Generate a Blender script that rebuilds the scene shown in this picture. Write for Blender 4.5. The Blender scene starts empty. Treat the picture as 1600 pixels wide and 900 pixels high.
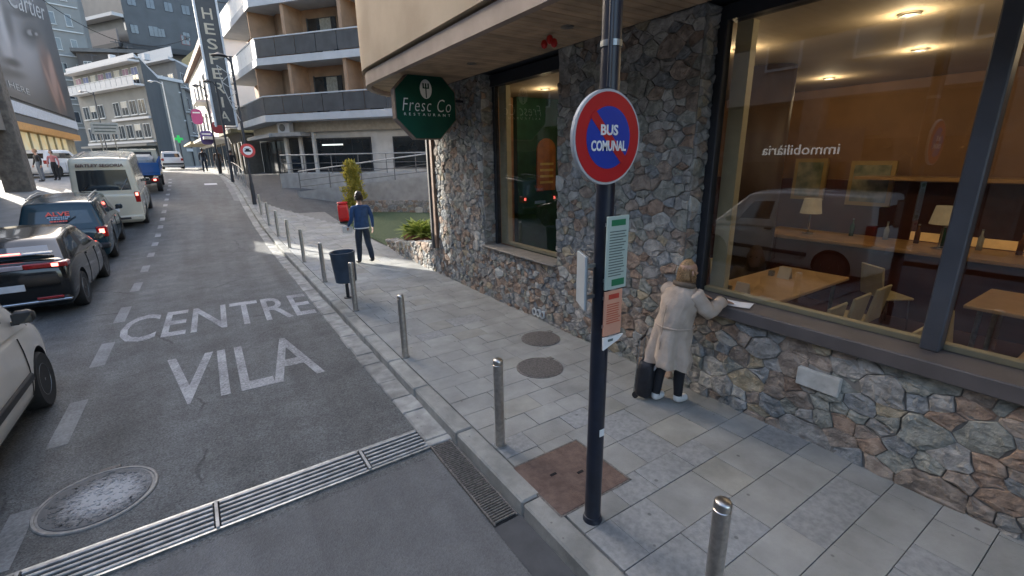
import bpy, bmesh, math, random
from mathutils import Vector, Matrix, Quaternion
from mathutils import noise as mnoise
random.seed(7)
R = math.radians
scn = bpy.context.scene
COL = scn.collection

# ---------------------------------------------------------------- camera
CAMH = 2.6
F, PITCH, ROLL, YAW = 715.0, R(15.85), R(0.9), R(33.2)
fw = Vector((math.sin(YAW)*math.cos(PITCH), math.cos(YAW)*math.cos(PITCH), -math.sin(PITCH)))
rt = Vector((math.cos(YAW), -math.sin(YAW), 0)); up = rt.cross(fw)
ix = rt*math.cos(ROLL) - up*math.sin(ROLL)
iy = -up*math.cos(ROLL) - rt*math.sin(ROLL)
cam = bpy.data.cameras.new('camera'); camo = bpy.data.objects.new('camera', cam); COL.objects.link(camo)
cam.sensor_width = 36; cam.lens = F/1600*36; cam.clip_end = 2000; cam.clip_start = 0.05
m3 = Matrix((ix, -iy, -fw)).transposed()
camo.matrix_world = Matrix.Translation((0, 0, CAMH)) @ m3.to_4x4()
scn.camera = camo

# ---------------------------------------------------------------- light
SUN_AZ = (-0.42, 0.907); SUN_EL = R(21)
world = bpy.data.worlds.new('World'); scn.world = world; world.use_nodes = True
wn = world.node_tree.nodes; wl = world.node_tree.links
sky = wn.new('ShaderNodeTexSky'); sky.sky_type = 'NISHITA'; sky.sun_disc = False
sky.sun_elevation = SUN_EL; sky.sun_rotation = math.atan2(SUN_AZ[0], SUN_AZ[1])
sky.air_density = 1.0; sky.dust_density = 7.0; sky.ozone_density = 0.0; sky.altitude = 1000
bg = wn['Background']; wl.new(sky.outputs[0], bg.inputs[0]); bg.inputs[1].default_value = 0.15
sl = bpy.data.lights.new('sun', 'SUN'); sl.energy = 2.6; sl.angle = R(0.5); sl.color = (1.0, 0.95, 0.86)
so = bpy.data.objects.new('sun', sl); COL.objects.link(so)
sd = Vector((SUN_AZ[0]*math.cos(SUN_EL), SUN_AZ[1]*math.cos(SUN_EL), math.sin(SUN_EL))).normalized()
so.rotation_euler = sd.to_track_quat('Z', 'Y').to_euler(); so.location = (-20, 40, 60)
vs = scn.view_settings; vs.view_transform = 'Standard'; vs.look = 'None'; vs.gamma = 1; vs.use_curve_mapping = False
vs.exposure = 2.34

# ---------------------------------------------------------------- terrain helpers
def spl(tab, x):
    if x <= tab[0][0]: return tab[0][1]
    if x >= tab[-1][0]: return tab[-1][1]
    n = len(tab)
    for i in range(n-1):
        if x <= tab[i+1][0]: break
    x0, y0 = tab[i]; x1, y1 = tab[i+1]; h = x1-x0
    def sl_(k):
        if k == 0 or k == n-1: return 0.0
        return (tab[k+1][1]-tab[k-1][1])/(tab[k+1][0]-tab[k-1][0])
    t = (x-x0)/h; m0, m1 = sl_(i)*h, sl_(i+1)*h
    return (2*t**3-3*t*t+1)*y0+(t**3-2*t*t+t)*m0+(-2*t**3+3*t*t)*y1+(t**3-t*t)*m1
PROF = [(13, 0), (18, .12), (22, .36), (26, .74), (31, 1.2), (36, 1.5), (45, 1.8), (60, 2.0), (90, 2.15)]
def sstep(a, b, x):
    t = min(1, max(0, (x-a)/(b-a))); return t*t*(3-2*t)
def zr(y, x=0.0):
    return spl(PROF, y) + 0.38*sstep(2.2, 5.5, x)*sstep(21, 29, y)
def cx(y):            # the street bends to the left
    return 0.0 if y < 30 else (-0.0025*(y-30)**2 if y < 60 else -2.25-.15*(y-60))

# ---------------------------------------------------------------- mesh helpers
class MB:
    def __init__(s): s.v = []; s.f = []; s.mi = []; s.cur = 0
    def vert(s, p): s.v.append(tuple(p)); return len(s.v)-1
    def face(s, idx): s.f.append(tuple(idx)); s.mi.append(s.cur)
    def quad(s, a, b, c, d):
        i = len(s.v); s.v += [tuple(a), tuple(b), tuple(c), tuple(d)]; s.face((i, i+1, i+2, i+3))
    def poly(s, pts):
        i = len(s.v); s.v += [tuple(p) for p in pts]; s.face(range(i, i+len(pts)))
    def box(s, x0, x1, y0, y1, z0, z1, M=None):
        i = len(s.v); P = [(x, y, z) for z in (z0, z1) for y in (y0, y1) for x in (x0, x1)]
        if M is not None: P = [tuple(M @ Vector(p)) for p in P]
        s.v += P
        for q in ((0, 2, 3, 1), (4, 5, 7, 6), (0, 1, 5, 4), (2, 6, 7, 3), (0, 4, 6, 2), (1, 3, 7, 5)): s.face([i+k for k in q])
    def cbox(s, x0, x1, y0, y1, z0, z1, c=.02, M=None):      # box with chamfered edges
        xs = (x0, x0+c, x1-c, x1); ys = (y0, y0+c, y1-c, y1); zs = (z0, z0+c, z1-c, z1)
        P = []
        for sx in (0, 1):
            for sy in (0, 1):
                for sz in (0, 1):
                    X = (xs[0], xs[1]) if sx == 0 else (xs[3], xs[2])
                    Y = (ys[0], ys[1]) if sy == 0 else (ys[3], ys[2])
                    Z = (zs[0], zs[1]) if sz == 0 else (zs[3], zs[2])
                    P += [(X[0], Y[1], Z[1]), (X[1], Y[0], Z[1]), (X[1], Y[1], Z[0])]
        if M is not None: P = [tuple(M @ Vector(p)) for p in P]
        i = len(s.v); s.v += P
        def g(sx, sy, sz, k): return i+(sx*4+sy*2+sz)*3+k
        for a in (0, 1):
            s.face([g(a, 0, 0, 0), g(a, 0, 1, 0), g(a, 1, 1, 0), g(a, 1, 0, 0)][::1 if a == 0 else -1])
            s.face([g(0, a, 0, 1), g(1, a, 0, 1), g(1, a, 1, 1), g(0, a, 1, 1)][::1 if a == 0 else -1])
            s.face([g(0, 0, a, 2), g(0, 1, a, 2), g(1, 1, a, 2), g(1, 0, a, 2)][::1 if a == 0 else -1])
            for b in (0, 1):
                s.face([g(a, b, 0, 0), g(a, b, 1, 0), g(a, b, 1, 1), g(a, b, 0, 1)])
                s.face([g(a, 0, b, 0), g(a, 1, b, 0), g(a, 1, b, 2), g(a, 0, b, 2)])
                s.face([g(0, a, b, 1), g(1, a, b, 1), g(1, a, b, 2), g(0, a, b, 2)])
                for c_ in (0, 1): s.face([g(a, b, c_, 0), g(a, b, c_, 1), g(a, b, c_, 2)])
    def prism(s, poly, a, b, axis='x'):                      # poly in the two other axes
        def P(u, v, w): return {'x': (w, u, v), 'y': (u, w, v), 'z': (u, v, w)}[axis]
        n = len(poly); i = len(s.v)
        s.v += [P(u, v, a) for u, v in poly]+[P(u, v, b) for u, v in poly]
        s.face(range(i, i+n)); s.face(range(i+2*n-1, i+n-1, -1))
        for k in range(n): s.face((i+k, i+n+k, i+n+(k+1) % n, i+(k+1) % n))
    def tube(s, pts, rad, n=8, cap=True):
        pts = [Vector(p) for p in pts]
        if not hasattr(rad, '__len__'): rad = [rad]*len(pts)
        rings = []; prev = None
        for k, p in enumerate(pts):
            d = (pts[min(k+1, len(pts)-1)]-pts[max(k-1, 0)]).normalized()
            if prev is None:
                a = d.orthogonal().normalized()
            else:
                a = (prev-d*prev.dot(d)).normalized()
            prev = a; b = d.cross(a); i = len(s.v)
            s.v += [tuple(p+(a*math.cos(2*math.pi*q/n)+b*math.sin(2*math.pi*q/n))*rad[k]) for q in range(n)]
            rings.append(i)
        for r0, r1 in zip(rings, rings[1:]):
            for q in range(n): s.face((r0+q, r0+(q+1) % n, r1+(q+1) % n, r1+q))
        if cap:
            s.face([rings[0]+q for q in range(n)][::-1]); s.face([rings[-1]+q for q in range(n)])
    def lathe(s, prof, c=(0, 0, 0), n=16, axis='z', M=None):       # prof (r, h)
        i = len(s.v)
        for r, h in prof:
            for q in range(n):
                a = 2*math.pi*q/n; u, v = r*math.cos(a), r*math.sin(a)
                p = {'z': (c[0]+u, c[1]+v, c[2]+h), 'x': (c[0]+h, c[1]+u, c[2]+v), 'y': (c[0]+v, c[1]+h, c[2]+u)}[axis]
                s.v.append(tuple(M @ Vector(p)) if M is not None else p)
        for k in range(len(prof)-1):
            for q in range(n): s.face((i+k*n+q, i+k*n+(q+1) % n, i+(k+1)*n+(q+1) % n, i+(k+1)*n+q))
        s.face([i+q for q in range(n)][::-1]); s.face([i+(len(prof)-1)*n+q for q in range(n)])
    def loft(s, rings, cap=True):
        n = len(rings[0]); base = []
        for r in rings:
            base.append(len(s.v)); s.v += [tuple(p) for p in r]
        for a, b in zip(base, base[1:]):
            for q in range(n): s.face((a+q, a+(q+1) % n, b+(q+1) % n, b+q))
        if cap:
            s.face([base[0]+q for q in range(n)][::-1]); s.face([base[-1]+q for q in range(n)])
    def mesh(s, name, mats, smooth=False):
        me = bpy.data.meshes.new(name); me.from_pydata(s.v, [], s.f)
        if not isinstance(mats, (list, tuple)): mats = [mats]
        for m in mats: me.materials.append(m)
        if len(mats) > 1: me.polygons.foreach_set('material_index', s.mi)
        if smooth: me.polygons.foreach_set('use_smooth', [True]*len(me.polygons))
        me.update(); return me
    def build(s, name, mats, parent=None, smooth=False, fix=True):
        me = s.mesh(name, mats, smooth)
        if fix:
            bm = bmesh.new(); bm.from_mesh(me); bmesh.ops.recalc_face_normals(bm, faces=bm.faces); bm.to_mesh(me); bm.free()
        return link(name, me, parent)
def link(name, me, parent=None, world_coords=True):
    o = bpy.data.objects.new(name, me); COL.objects.link(o)
    if parent is not None:
        o.parent = parent
        if world_coords: o.matrix_parent_inverse = root_inv(parent)
    return o
ROOTM = {}
def root_inv(p):
    return ROOTM.get(p.name, Matrix.Identity(4)).inverted()
def thing(name, label, cat, loc=(0, 0, 0), group=None):     # children are given in world coordinates
    o = bpy.data.objects.new(name, None); COL.objects.link(o); o.empty_display_size = .2
    o.location = loc; ROOTM[o.name] = Matrix.Translation(loc); tag(o, label, cat, group); return o
def tag(o, label, cat, group=None):
    o['label'] = label; o['category'] = cat
    if group: o['group'] = group
    return o
def struct(o): o['kind'] = 'structure'; return o
def stuff(o): o['kind'] = 'stuff'; return o
def smooth_by_angle(o, deg=35):
    bm = bmesh.new(); bm.from_mesh(o.data)
    for f_ in bm.faces: f_.smooth = True
    for e in bm.edges:
        if len(e.link_faces) == 2 and e.calc_face_angle(0) > R(deg): e.smooth = False
    bm.to_mesh(o.data); bm.free(); return o
def copy_tree(o, parent=None):
    c = o.copy(); COL.objects.link(c)
    if parent is not None: c.parent = parent
    for ch in list(o.children): copy_tree(ch, c)
    return c
def place(root, loc, rz=0, label=None, sc=None):
    root.location = loc; root.rotation_euler = (0, 0, rz)
    if sc: root.scale = (sc, sc, sc)
    if label: root['label'] = label
    return root
def eval_mesh(o, name):
    dg = bpy.context.evaluated_depsgraph_get(); dg.update()
    me = bpy.data.meshes.new_from_object(o.evaluated_get(dg)); me.name = name; return me
def text_mesh(body, size=1.0, extrude=.002, bold=0.0, shear=0.0, spacing=1.0, align='CENTER'):
    cu = bpy.data.curves.new('txt', 'FONT'); cu.body = body; cu.size = size; cu.extrude = extrude; cu.offset = bold
    cu.shear = shear; cu.space_character = spacing; cu.align_x = align; cu.align_y = 'CENTER'; cu.resolution_u = 3
    o = bpy.data.objects.new('txt', cu); COL.objects.link(o)
    me = eval_mesh(o, 'lettering'); bpy.data.objects.remove(o); bpy.data.curves.remove(cu)
    return me
def put_text(body, mat, parent, origin, u, v, size, name='lettering', fit=None, hfit=None, **kw):
    """flat lettering: u = reading direction, v = up, origin = centre; fit = total width"""
    me = text_mesh(body, size, **kw); me.materials.clear(); me.materials.append(mat)
    u = Vector(u).normalized(); v = Vector(v).normalized(); n = u.cross(v)
    xs = [w.co.x for w in me.vertices]; ys = [w.co.y for w in me.vertices]
    sx = fit/(max(xs)-min(xs)) if fit else 1; sy = hfit/(max(ys)-min(ys)) if hfit else 1
    mx = (max(xs)+min(xs))/2; my = (max(ys)+min(ys))/2
    for w in me.vertices:
        c = w.co.copy(); w.co = Vector(origin)+u*(c.x-mx)*sx+v*(c.y-my)*sy+n*c.z
    # every glyph outline is a piece of its own
    adj = {}
    for e in me.edges:
        a, c = e.vertices; adj.setdefault(a, []).append(c); adj.setdefault(c, []).append(a)
    comp = {}
    for s0 in range(len(me.vertices)):
        if s0 in comp: continue
        st = [s0]; comp[s0] = s0
        while st:
            q = st.pop()
            for r_ in adj.get(q, ()):
                if r_ not in comp: comp[r_] = s0; st.append(r_)
    groups = {}
    for p in me.polygons: groups.setdefault(comp[p.vertices[0]], []).append(p)
    last = None
    for g in groups.values():
        b = MB(); mp = {}
        for p in g:
            ids = []
            for vi in p.vertices:
                if vi not in mp: mp[vi] = b.vert(me.vertices[vi].co)
                ids.append(mp[vi])
            b.face(ids)
        last = b.build(name, mat, parent, fix=False)
    return last
# ---------------------------------------------------------------- materials
MATS = {}
def mat(name, col, rough=.7, var=.12, scale=6.0, bump=0.0, bscale=60.0, metal=0.0, col2=None, objvar=0.0, coat=0.0, spec=.5, detail=4, lo=.35, hi=.65, emit=None, estr=0):
    if name in MATS: return MATS[name]
    m = bpy.data.materials.new(name); m.use_nodes = True; nt = m.node_tree; b = nt.nodes['Principled BSDF']
    b.inputs['Roughness'].default_value = rough; b.inputs['Metallic'].default_value = metal
    b.inputs['Specular IOR Level'].default_value = spec
    if coat: b.inputs['Coat Weight'].default_value = coat; b.inputs['Coat Roughness'].default_value = .05
    geo = nt.nodes.new('ShaderNodeNewGeometry')
    nz = nt.nodes.new('ShaderNodeTexNoise'); nz.inputs['Scale'].default_value = scale; nz.inputs['Detail'].default_value = detail
    nt.links.new(geo.outputs['Position'], nz.inputs['Vector'])
    rp = nt.nodes.new('ShaderNodeValToRGB'); rp.color_ramp.elements[0].position = lo; rp.color_ramp.elements[1].position = hi
    c = col; c2 = col2 if col2 else tuple(min(1, x*(1+var)) for x in c)
    c1 = c if col2 else tuple(x*(1-var) for x in c)
    rp.color_ramp.elements[0].color = (*c1, 1); rp.color_ramp.elements[1].color = (*c2, 1)
    nt.links.new(nz.outputs['Fac'], rp.inputs['Fac'])
    out = rp.outputs['Color']
    if objvar:
        oi = nt.nodes.new('ShaderNodeObjectInfo'); mr = nt.nodes.new('ShaderNodeMapRange')
        mr.inputs[3].default_value = 1-objvar; mr.inputs[4].default_value = 1+objvar
        nt.links.new(oi.outputs['Random'], mr.inputs[0])
        mx = nt.nodes.new('ShaderNodeVectorMath'); mx.operation = 'SCALE'
        nt.links.new(out, mx.inputs[0]); nt.links.new(mr.outputs[0], mx.inputs['Scale']); out = mx.outputs[0]
    nt.links.new(out, b.inputs['Base Color'])
    if bump:
        n2 = nt.nodes.new('ShaderNodeTexNoise'); n2.inputs['Scale'].default_value = bscale; n2.inputs['Detail'].default_value = 5
        nt.links.new(geo.outputs['Position'], n2.inputs['Vector'])
        bp = nt.nodes.new('ShaderNodeBump'); bp.inputs['Strength'].default_value = bump; bp.inputs['Distance'].default_value = .02
        nt.links.new(n2.outputs['Fac'], bp.inputs['Height']); nt.links.new(bp.outputs[0], b.inputs['Normal'])
    if emit: b.inputs['Emission Color'].default_value = (*emit, 1); b.inputs['Emission Strength'].default_value = estr
    MATS[name] = m; return m
def flat(name, col, rough=.6, **k): return mat(name, col, rough, var=.05, scale=9, **k)
def glass(name, tint=(1, 1, 1), ior=1.6, dark=0.0):
    m = bpy.data.materials.new(name); m.use_nodes = True; nt = m.node_tree
    for n in list(nt.nodes): nt.nodes.remove(n)
    o = nt.nodes.new('ShaderNodeOutputMaterial'); t = nt.nodes.new('ShaderNodeBsdfTransparent'); g = nt.nodes.new('ShaderNodeBsdfGlossy')
    t.inputs[0].default_value = (*tint, 1); g.inputs['Roughness'].default_value = .01; g.inputs[0].default_value = (.95, .97, 1, 1)
    lw = nt.nodes.new('ShaderNodeLayerWeight'); lw.inputs['Blend'].default_value = .5        # 1-|cos|, the same from both sides of the pane
    pw = nt.nodes.new('ShaderNodeMath'); pw.operation = 'POWER'; pw.inputs[1].default_value = 4.0; nt.links.new(lw.outputs['Facing'], pw.inputs[0])
    fr = nt.nodes.new('ShaderNodeMath'); fr.operation = 'MULTIPLY_ADD'; fr.inputs[1].default_value = .88; fr.inputs[2].default_value = ior; nt.links.new(pw.outputs[0], fr.inputs[0])
    mx = nt.nodes.new('ShaderNodeMixShader'); nt.links.new(fr.outputs[0], mx.inputs[0]); nt.links.new(t.outputs[0], mx.inputs[1]); nt.links.new(g.outputs[0], mx.inputs[2])
    nt.links.new(mx.outputs[0], o.inputs[0]); return m
def asphalt(name, c1, c2, speck=.5, big=.35, crack=False):
    m = bpy.data.materials.new(name); m.use_nodes = True; nt = m.node_tree; b = nt.nodes['Principled BSDF']; L = nt.links.new
    geo = nt.nodes.new('ShaderNodeNewGeometry')
    def nz(sc, d=4, ro=.6):
        n = nt.nodes.new('ShaderNodeTexNoise'); n.inputs['Scale'].default_value = sc; n.inputs['Detail'].default_value = d; n.inputs['Roughness'].default_value = ro
        L(geo.outputs['Position'], n.inputs['Vector']); return n
    def ramp(src, a, b_, ca, cb):
        r = nt.nodes.new('ShaderNodeValToRGB'); r.color_ramp.elements[0].position = a; r.color_ramp.elements[1].position = b_
        r.color_ramp.elements[0].color = (*ca, 1); r.color_ramp.elements[1].color = (*cb, 1); L(src, r.inputs['Fac']); return r.outputs['Color']
    def mul(a, b_, f=1.0, op='MULTIPLY'):
        x = nt.nodes.new('ShaderNodeMix'); x.data_type = 'RGBA'; x.blend_type = op; x.inputs[0].default_value = f
        L(a, x.inputs[6]); L(b_, x.inputs[7]); return x.outputs[2]
    base = ramp(nz(.55, 5).outputs['Fac'], .3, .7, c1, c2)
    stain = ramp(nz(2.3, 6, .7).outputs['Fac'], .36, .62, (1-big,)*3, (1.08,)*3)
    vo = nt.nodes.new('ShaderNodeTexVoronoi'); vo.inputs['Scale'].default_value = 85; L(geo.outputs['Position'], vo.inputs['Vector'])
    sp = ramp(vo.outputs['Color'], .05, .95, (1-speck,)*3, (1+speck,)*3)
    fine = ramp(nz(240, 2).outputs['Fac'], .3, .7, (.75,)*3, (1.25,)*3)
    col = mul(mul(mul(base, stain), sp), fine)
    # long scuffed wheel tracks along the street
    mp = nt.nodes.new('ShaderNodeMapping'); mp.inputs['Scale'].default_value = (1.6, .08, 1); L(geo.outputs['Position'], mp.inputs['Vector'])
    n3 = nt.nodes.new('ShaderNodeTexNoise'); n3.inputs['Scale'].default_value = 1.5; n3.inputs['Detail'].default_value = 5; L(mp.outputs[0], n3.inputs['Vector'])
    col = mul(col, ramp(n3.outputs['Fac'], .35, .65, (.82,)*3, (1.12,)*3))
    # hairline cracks, broken up, and darker oil drips along the lanes
    nw_ = nz(1.1, 4); av = nt.nodes.new('ShaderNodeVectorMath'); av.operation = 'MULTIPLY_ADD'; av.inputs[1].default_value = (.55, .55, 0); L(nw_.outputs['Color'], av.inputs[0]); L(geo.outputs['Position'], av.inputs[2])
    vc = nt.nodes.new('ShaderNodeTexVoronoi'); vc.feature = 'DISTANCE_TO_EDGE'; vc.inputs['Scale'].default_value = .42; L(av.outputs[0], vc.inputs['Vector'])
    cr = ramp(vc.outputs['Distance'], .002, .007, (.45,)*3, (1.0,)*3); mk = nz(.8, 3); mkr = ramp(mk.outputs['Fac'], .50, .58, (0, 0, 0), (1, 1, 1))
    mc = nt.nodes.new('ShaderNodeMix'); mc.data_type = 'RGBA'; mc.blend_type = 'MULTIPLY'; L(mkr, mc.inputs[0]); L(col, mc.inputs[6]); L(cr, mc.inputs[7]); col = mc.outputs[2]
    L(col, b.inputs['Base Color']); b.inputs['Roughness'].default_value = .82
    bp = nt.nodes.new('ShaderNodeBump'); bp.inputs['Strength'].default_value = .45; bp.inputs['Distance'].default_value = .008
    L(vo.outputs['Distance'], bp.inputs['Height']); L(bp.outputs[0], b.inputs['Normal'])
    MATS[name] = m; return m
def worn_paint(name, col, under, lo, hi):
    m = bpy.data.materials.new(name); m.use_nodes = True; nt = m.node_tree; b = nt.nodes['Principled BSDF']; L = nt.links.new
    geo = nt.nodes.new('ShaderNodeNewGeometry')
    n = nt.nodes.new('ShaderNodeTexNoise'); n.inputs['Scale'].default_value = 34; n.inputs['Detail'].default_value = 7; n.inputs['Roughness'].default_value = .75
    n2 = nt.nodes.new('ShaderNodeTexNoise'); n2.inputs['Scale'].default_value = 2.2; n2.inputs['Detail'].default_value = 3
    L(geo.outputs['Position'], n.inputs['Vector']); L(geo.outputs['Position'], n2.inputs['Vector'])
    ad = nt.nodes.new('ShaderNodeMath'); ad.operation = 'MULTIPLY_ADD'; ad.inputs[1].default_value = .55
    L(n2.outputs['Fac'], ad.inputs[0]); L(n.outputs['Fac'], ad.inputs[2])
    r = nt.nodes.new('ShaderNodeValToRGB'); r.color_ramp.elements[0].position = lo; r.color_ramp.elements[1].position = hi
    r.color_ramp.elements[0].color = (*under, 1); r.color_ramp.elements[1].color = (*col, 1)
    L(ad.outputs[0], r.inputs['Fac']); L(r.outputs['Color'], b.inputs['Base Color']); b.inputs['Roughness'].default_value = .8
    MATS[name] = m; return m
M_ASPH = asphalt('asphalt', (.094, .10, .104), (.126, .134, .138), .45, .26)
M_PATCH = asphalt('asphalt_fresh', (.112, .116, .122), (.130, .134, .140), .14, .12)
M_DRIVE = asphalt('asphalt_drive', (.055, .060, .066), (.075, .08, .088), .3, .2)
M_PAINT = worn_paint('road_paint', (.44, .45, .46), (.125, .13, .135), .60, .96)
M_PAINTB = worn_paint('road_paint_bright', (.66, .66, .67), (.5, .5, .5), .45, .75)
M_DASH = worn_paint('road_paint_faded', (.26, .28, .29), (.1, .105, .11), .55, 1.0)
M_SLAB = mat('slab_granite', (.245, .25, .243), .8, scale=3.0, col2=(.315, .32, .31), bump=.3, bscale=90, objvar=.06, detail=8)
M_SLABG = mat('slab_blue_granite', (.225, .235, .242), .8, scale=26, col2=(.305, .315, .32), bump=.25, bscale=90, objvar=.05, detail=6)
M_SLABY = mat('slab_ochre', (.245, .245, .225), .8, scale=4, col2=(.315, .312, .285), bump=.25, bscale=90, objvar=.06, detail=8)
M_KERB = mat('kerb_granite', (.22, .225, .215), .8, scale=5, col2=(.34, .34, .32), bump=.3, bscale=70, objvar=.13, detail=8)
M_JOINT = mat('joint_mortar', (.20, .20, .19), .9, scale=8)
M_GUT = mat('gutter_stone', (.26, .26, .25), .85, scale=7, col2=(.40, .40, .38), bump=.35, bscale=60, objvar=.15, detail=8)
M_STONE = [mat('stone_slate_blue', (.18, .19, .192), .8, scale=14, col2=(.30, .31, .31), bump=1.0, bscale=34, lo=.40, hi=.60, objvar=.16, detail=8),
           mat('stone_grey', (.23, .222, .205), .8, scale=11, col2=(.37, .355, .33), bump=1.0, bscale=30, lo=.40, hi=.60, objvar=.16, detail=8),
           mat('stone_greenish', (.20, .205, .18), .8, scale=14, col2=(.33, .33, .29), bump=1.0, bscale=34, lo=.40, hi=.60, objvar=.16, detail=8),
           mat('stone_rust', (.225, .158, .118), .8, scale=9, col2=(.375, .275, .205), bump=1.0, bscale=30, lo=.40, hi=.60, objvar=.16, detail=8),
           mat('stone_brown', (.21, .17, .14), .8, scale=11, col2=(.36, .295, .24), bump=1.0, bscale=34, lo=.40, hi=.60, objvar=.16, detail=8),
           mat('stone_ochre', (.29, .24, .16), .8, scale=9, col2=(.42, .36, .26), bump=1.0, bscale=30, lo=.40, hi=.60, objvar=.16, detail=8),
           mat('stone_pale', (.34, .335, .31), .8, scale=9, col2=(.48, .47, .43), bump=1.0, bscale=30, lo=.40, hi=.60, objvar=.12, detail=8)]
M_MORTAR = mat('wall_mortar', (.19, .18, .165), .95, scale=10)
M_STEEL = mat('brushed_steel', (.52, .50, .47), .34, metal=1, var=.15, scale=30)
M_DSTEEL = mat('worn_steel', (.30, .32, .33), .42, metal=.9, var=.25, scale=20)
M_BLACK = flat('black_rubber', (.012, .012, .013), .75)
M_VOID = flat('dark_void', (.008, .008, .009), .9)
M_NAVY = mat('navy_pole_paint', (.012, .016, .028), .38, var=.2, scale=12, spec=.5)
M_RUST = mat('rusty_plate', (.105, .068, .055), .75, scale=18, col2=(.155, .105, .085), bump=.5, bscale=120, detail=8)
M_IRON = mat('cast_iron', (.095, .088, .082), .7, scale=40, col2=(.19, .175, .16), bump=.7, bscale=110, detail=6)
M_WHITE = flat('white_paint', (.75, .75, .74), .5)
M_RED = flat('sign_red', (.42, .012, .016), .4)
M_BLUE = flat('sign_blue', (.012, .04, .32), .4)
M_GREEN = mat('sign_green', (.007, .062, .040), .6, var=.15, scale=3, spec=.15)
M_CREAMW = flat('sign_white', (.72, .75, .73), .5)

def add_spots(m, scale, rad, dark, stain=.82):
    """gum spots and blotches trodden into the stone"""
    nt = m.node_tree; b = nt.nodes['Principled BSDF']; L = nt.links.new; src = b.inputs['Base Color'].links[0].from_socket
    g = nt.nodes.new('ShaderNodeNewGeometry'); v = nt.nodes.new('ShaderNodeTexVoronoi'); v.inputs['Scale'].default_value = scale; L(g.outputs['Position'], v.inputs['Vector'])
    r = nt.nodes.new('ShaderNodeValToRGB'); r.color_ramp.elements[0].position = rad*.7; r.color_ramp.elements[1].position = rad; r.color_ramp.elements[0].color = (dark, dark, dark, 1); r.color_ramp.elements[1].color = (1, 1, 1, 1); L(v.outputs['Distance'], r.inputs['Fac'])
    n = nt.nodes.new('ShaderNodeTexNoise'); n.inputs['Scale'].default_value = 1.3; n.inputs['Detail'].default_value = 8; n.inputs['Roughness'].default_value = .7; L(g.outputs['Position'], n.inputs['Vector'])
    r2 = nt.nodes.new('ShaderNodeValToRGB'); r2.color_ramp.elements[0].position = .38; r2.color_ramp.elements[1].position = .6; r2.color_ramp.elements[0].color = (stain, stain, stain*.98, 1); r2.color_ramp.elements[1].color = (1.04, 1.04, 1.03, 1); L(n.outputs['Fac'], r2.inputs['Fac'])
    cur = src
    for c in (r.outputs['Color'], r2.outputs['Color']):
        mx = nt.nodes.new('ShaderNodeMix'); mx.data_type = 'RGBA'; mx.blend_type = 'MULTIPLY'; mx.inputs[0].default_value = 1; L(cur, mx.inputs[6]); L(c, mx.inputs[7]); cur = mx.outputs[2]
    L(cur, b.inputs['Base Color'])
for m_ in (M_SLAB, M_SLABG, M_SLABY): add_spots(m_, 4.5, .075, .55)
add_spots(M_KERB, 6, .06, .6, .75); add_spots(M_GUT, 6, .06, .6, .7); add_spots(M_ASPH, 2.6, .03, 1.35, .86); add_spots(M_PATCH, 2.0, .03, .7, .88)
# ---------------------------------------------------------------- ground, road, pavement
def ystations(y0, y1, near=1.0, far=5.0):
    ys = [y0]
    while ys[-1] < y1-1e-6:
        ys.append(min(y1, ys[-1]+(near if ys[-1] < 62 else far)))
    return ys
def sheet(name, x0, x1, y0, y1, dz, m, nx=1, follow=False, cross=False, near=1.0):
    b = MB(); ys = ystations(y0, y1, near); n = nx+1
    for y in ys:
        a = x0(y) if callable(x0) else x0; c = x1(y) if callable(x1) else x1
        for i in range(n):
            x = a+(c-a)*i/nx; xx = x+(cx(y) if follow else 0)
            b.vert((xx, y, (zr(y, xx) if cross else zr(y))+dz))
    for j in range(len(ys)-1):
        for i in range(nx): b.face((j*n+i, j*n+i+1, (j+1)*n+i+1, (j+1)*n+i))
    return struct(b.build(name, m, smooth=True))
sheet('ground', -260, 260, -80, 420, -.06, mat('ground_concrete', (.20, .20, .195), .85, scale=2, bump=.2), nx=130, cross=True, near=2.0)
road = sheet('road', -4.9, 1.62, -30, 78, 0.0, M_ASPH, nx=4, follow=True)
struct(sheet('asphalt_patch', -1.32, 1.36, -6, 3.40, .004, M_PATCH))
sheet('left_pavement', -10.5, -4.9, -30, 60, .12, mat('left_paving', (.20, .20, .195), .8, scale=2, bump=.2), nx=2, follow=True)
# plaza tarmac between the corner building and the far block
sheet('driveway', lambda y: 4.3-max(0, min(1, (y-17.5)/7.5))*2.2, 16, 17.5, 60, .10, M_DRIVE, nx=12, cross=True)
bed = sheet('pavement', 1.74, 4.3, -8, 26, .105, M_JOINT, nx=2)
lk = MB()
# kerb stones and gutter stones
kerb = sheet('kerb', 1.61, 1.76, -8, 60, .06, M_JOINT, follow=True)
def kerb_stone(y0, y1, dz):
    b = MB(); b.cbox(-.08, .08, -.5, .5, -.13, .0, .012); return b.mesh('kerb_stone', M_KERB)
ksm = MB(); ksm.cbox(-.085, .095, -.5, .5, -.16, 0, .014); ksm = ksm.mesh('kerb_stone', M_KERB)
y = -6.0
while y < 58:
    L_ = random.uniform(.85, 1.15); yc = y+L_/2
    o = link('kerb_stone', ksm, kerb, False)
    o.location = (1.685+cx(yc)+random.uniform(-.004, .004), yc, zr(yc)+.135+random.uniform(-.004, .004)); o.scale = (1, L_-.014, 1)
    o.rotation_euler = (math.atan2(zr(yc+.4)-zr(yc-.4), .8), 0, -math.atan2(cx(yc+.4)-cx(yc-.4), .8)); y += L_
gut = sheet('gutter', 1.37, 1.61, 3.62, 58, .006, M_JOINT, follow=True)
gsm = MB(); gsm.cbox(-.115, .115, -.5, .5, -.03, 0, .012); gsm = gsm.mesh('gutter_stone', M_GUT)
y = 3.64
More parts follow.
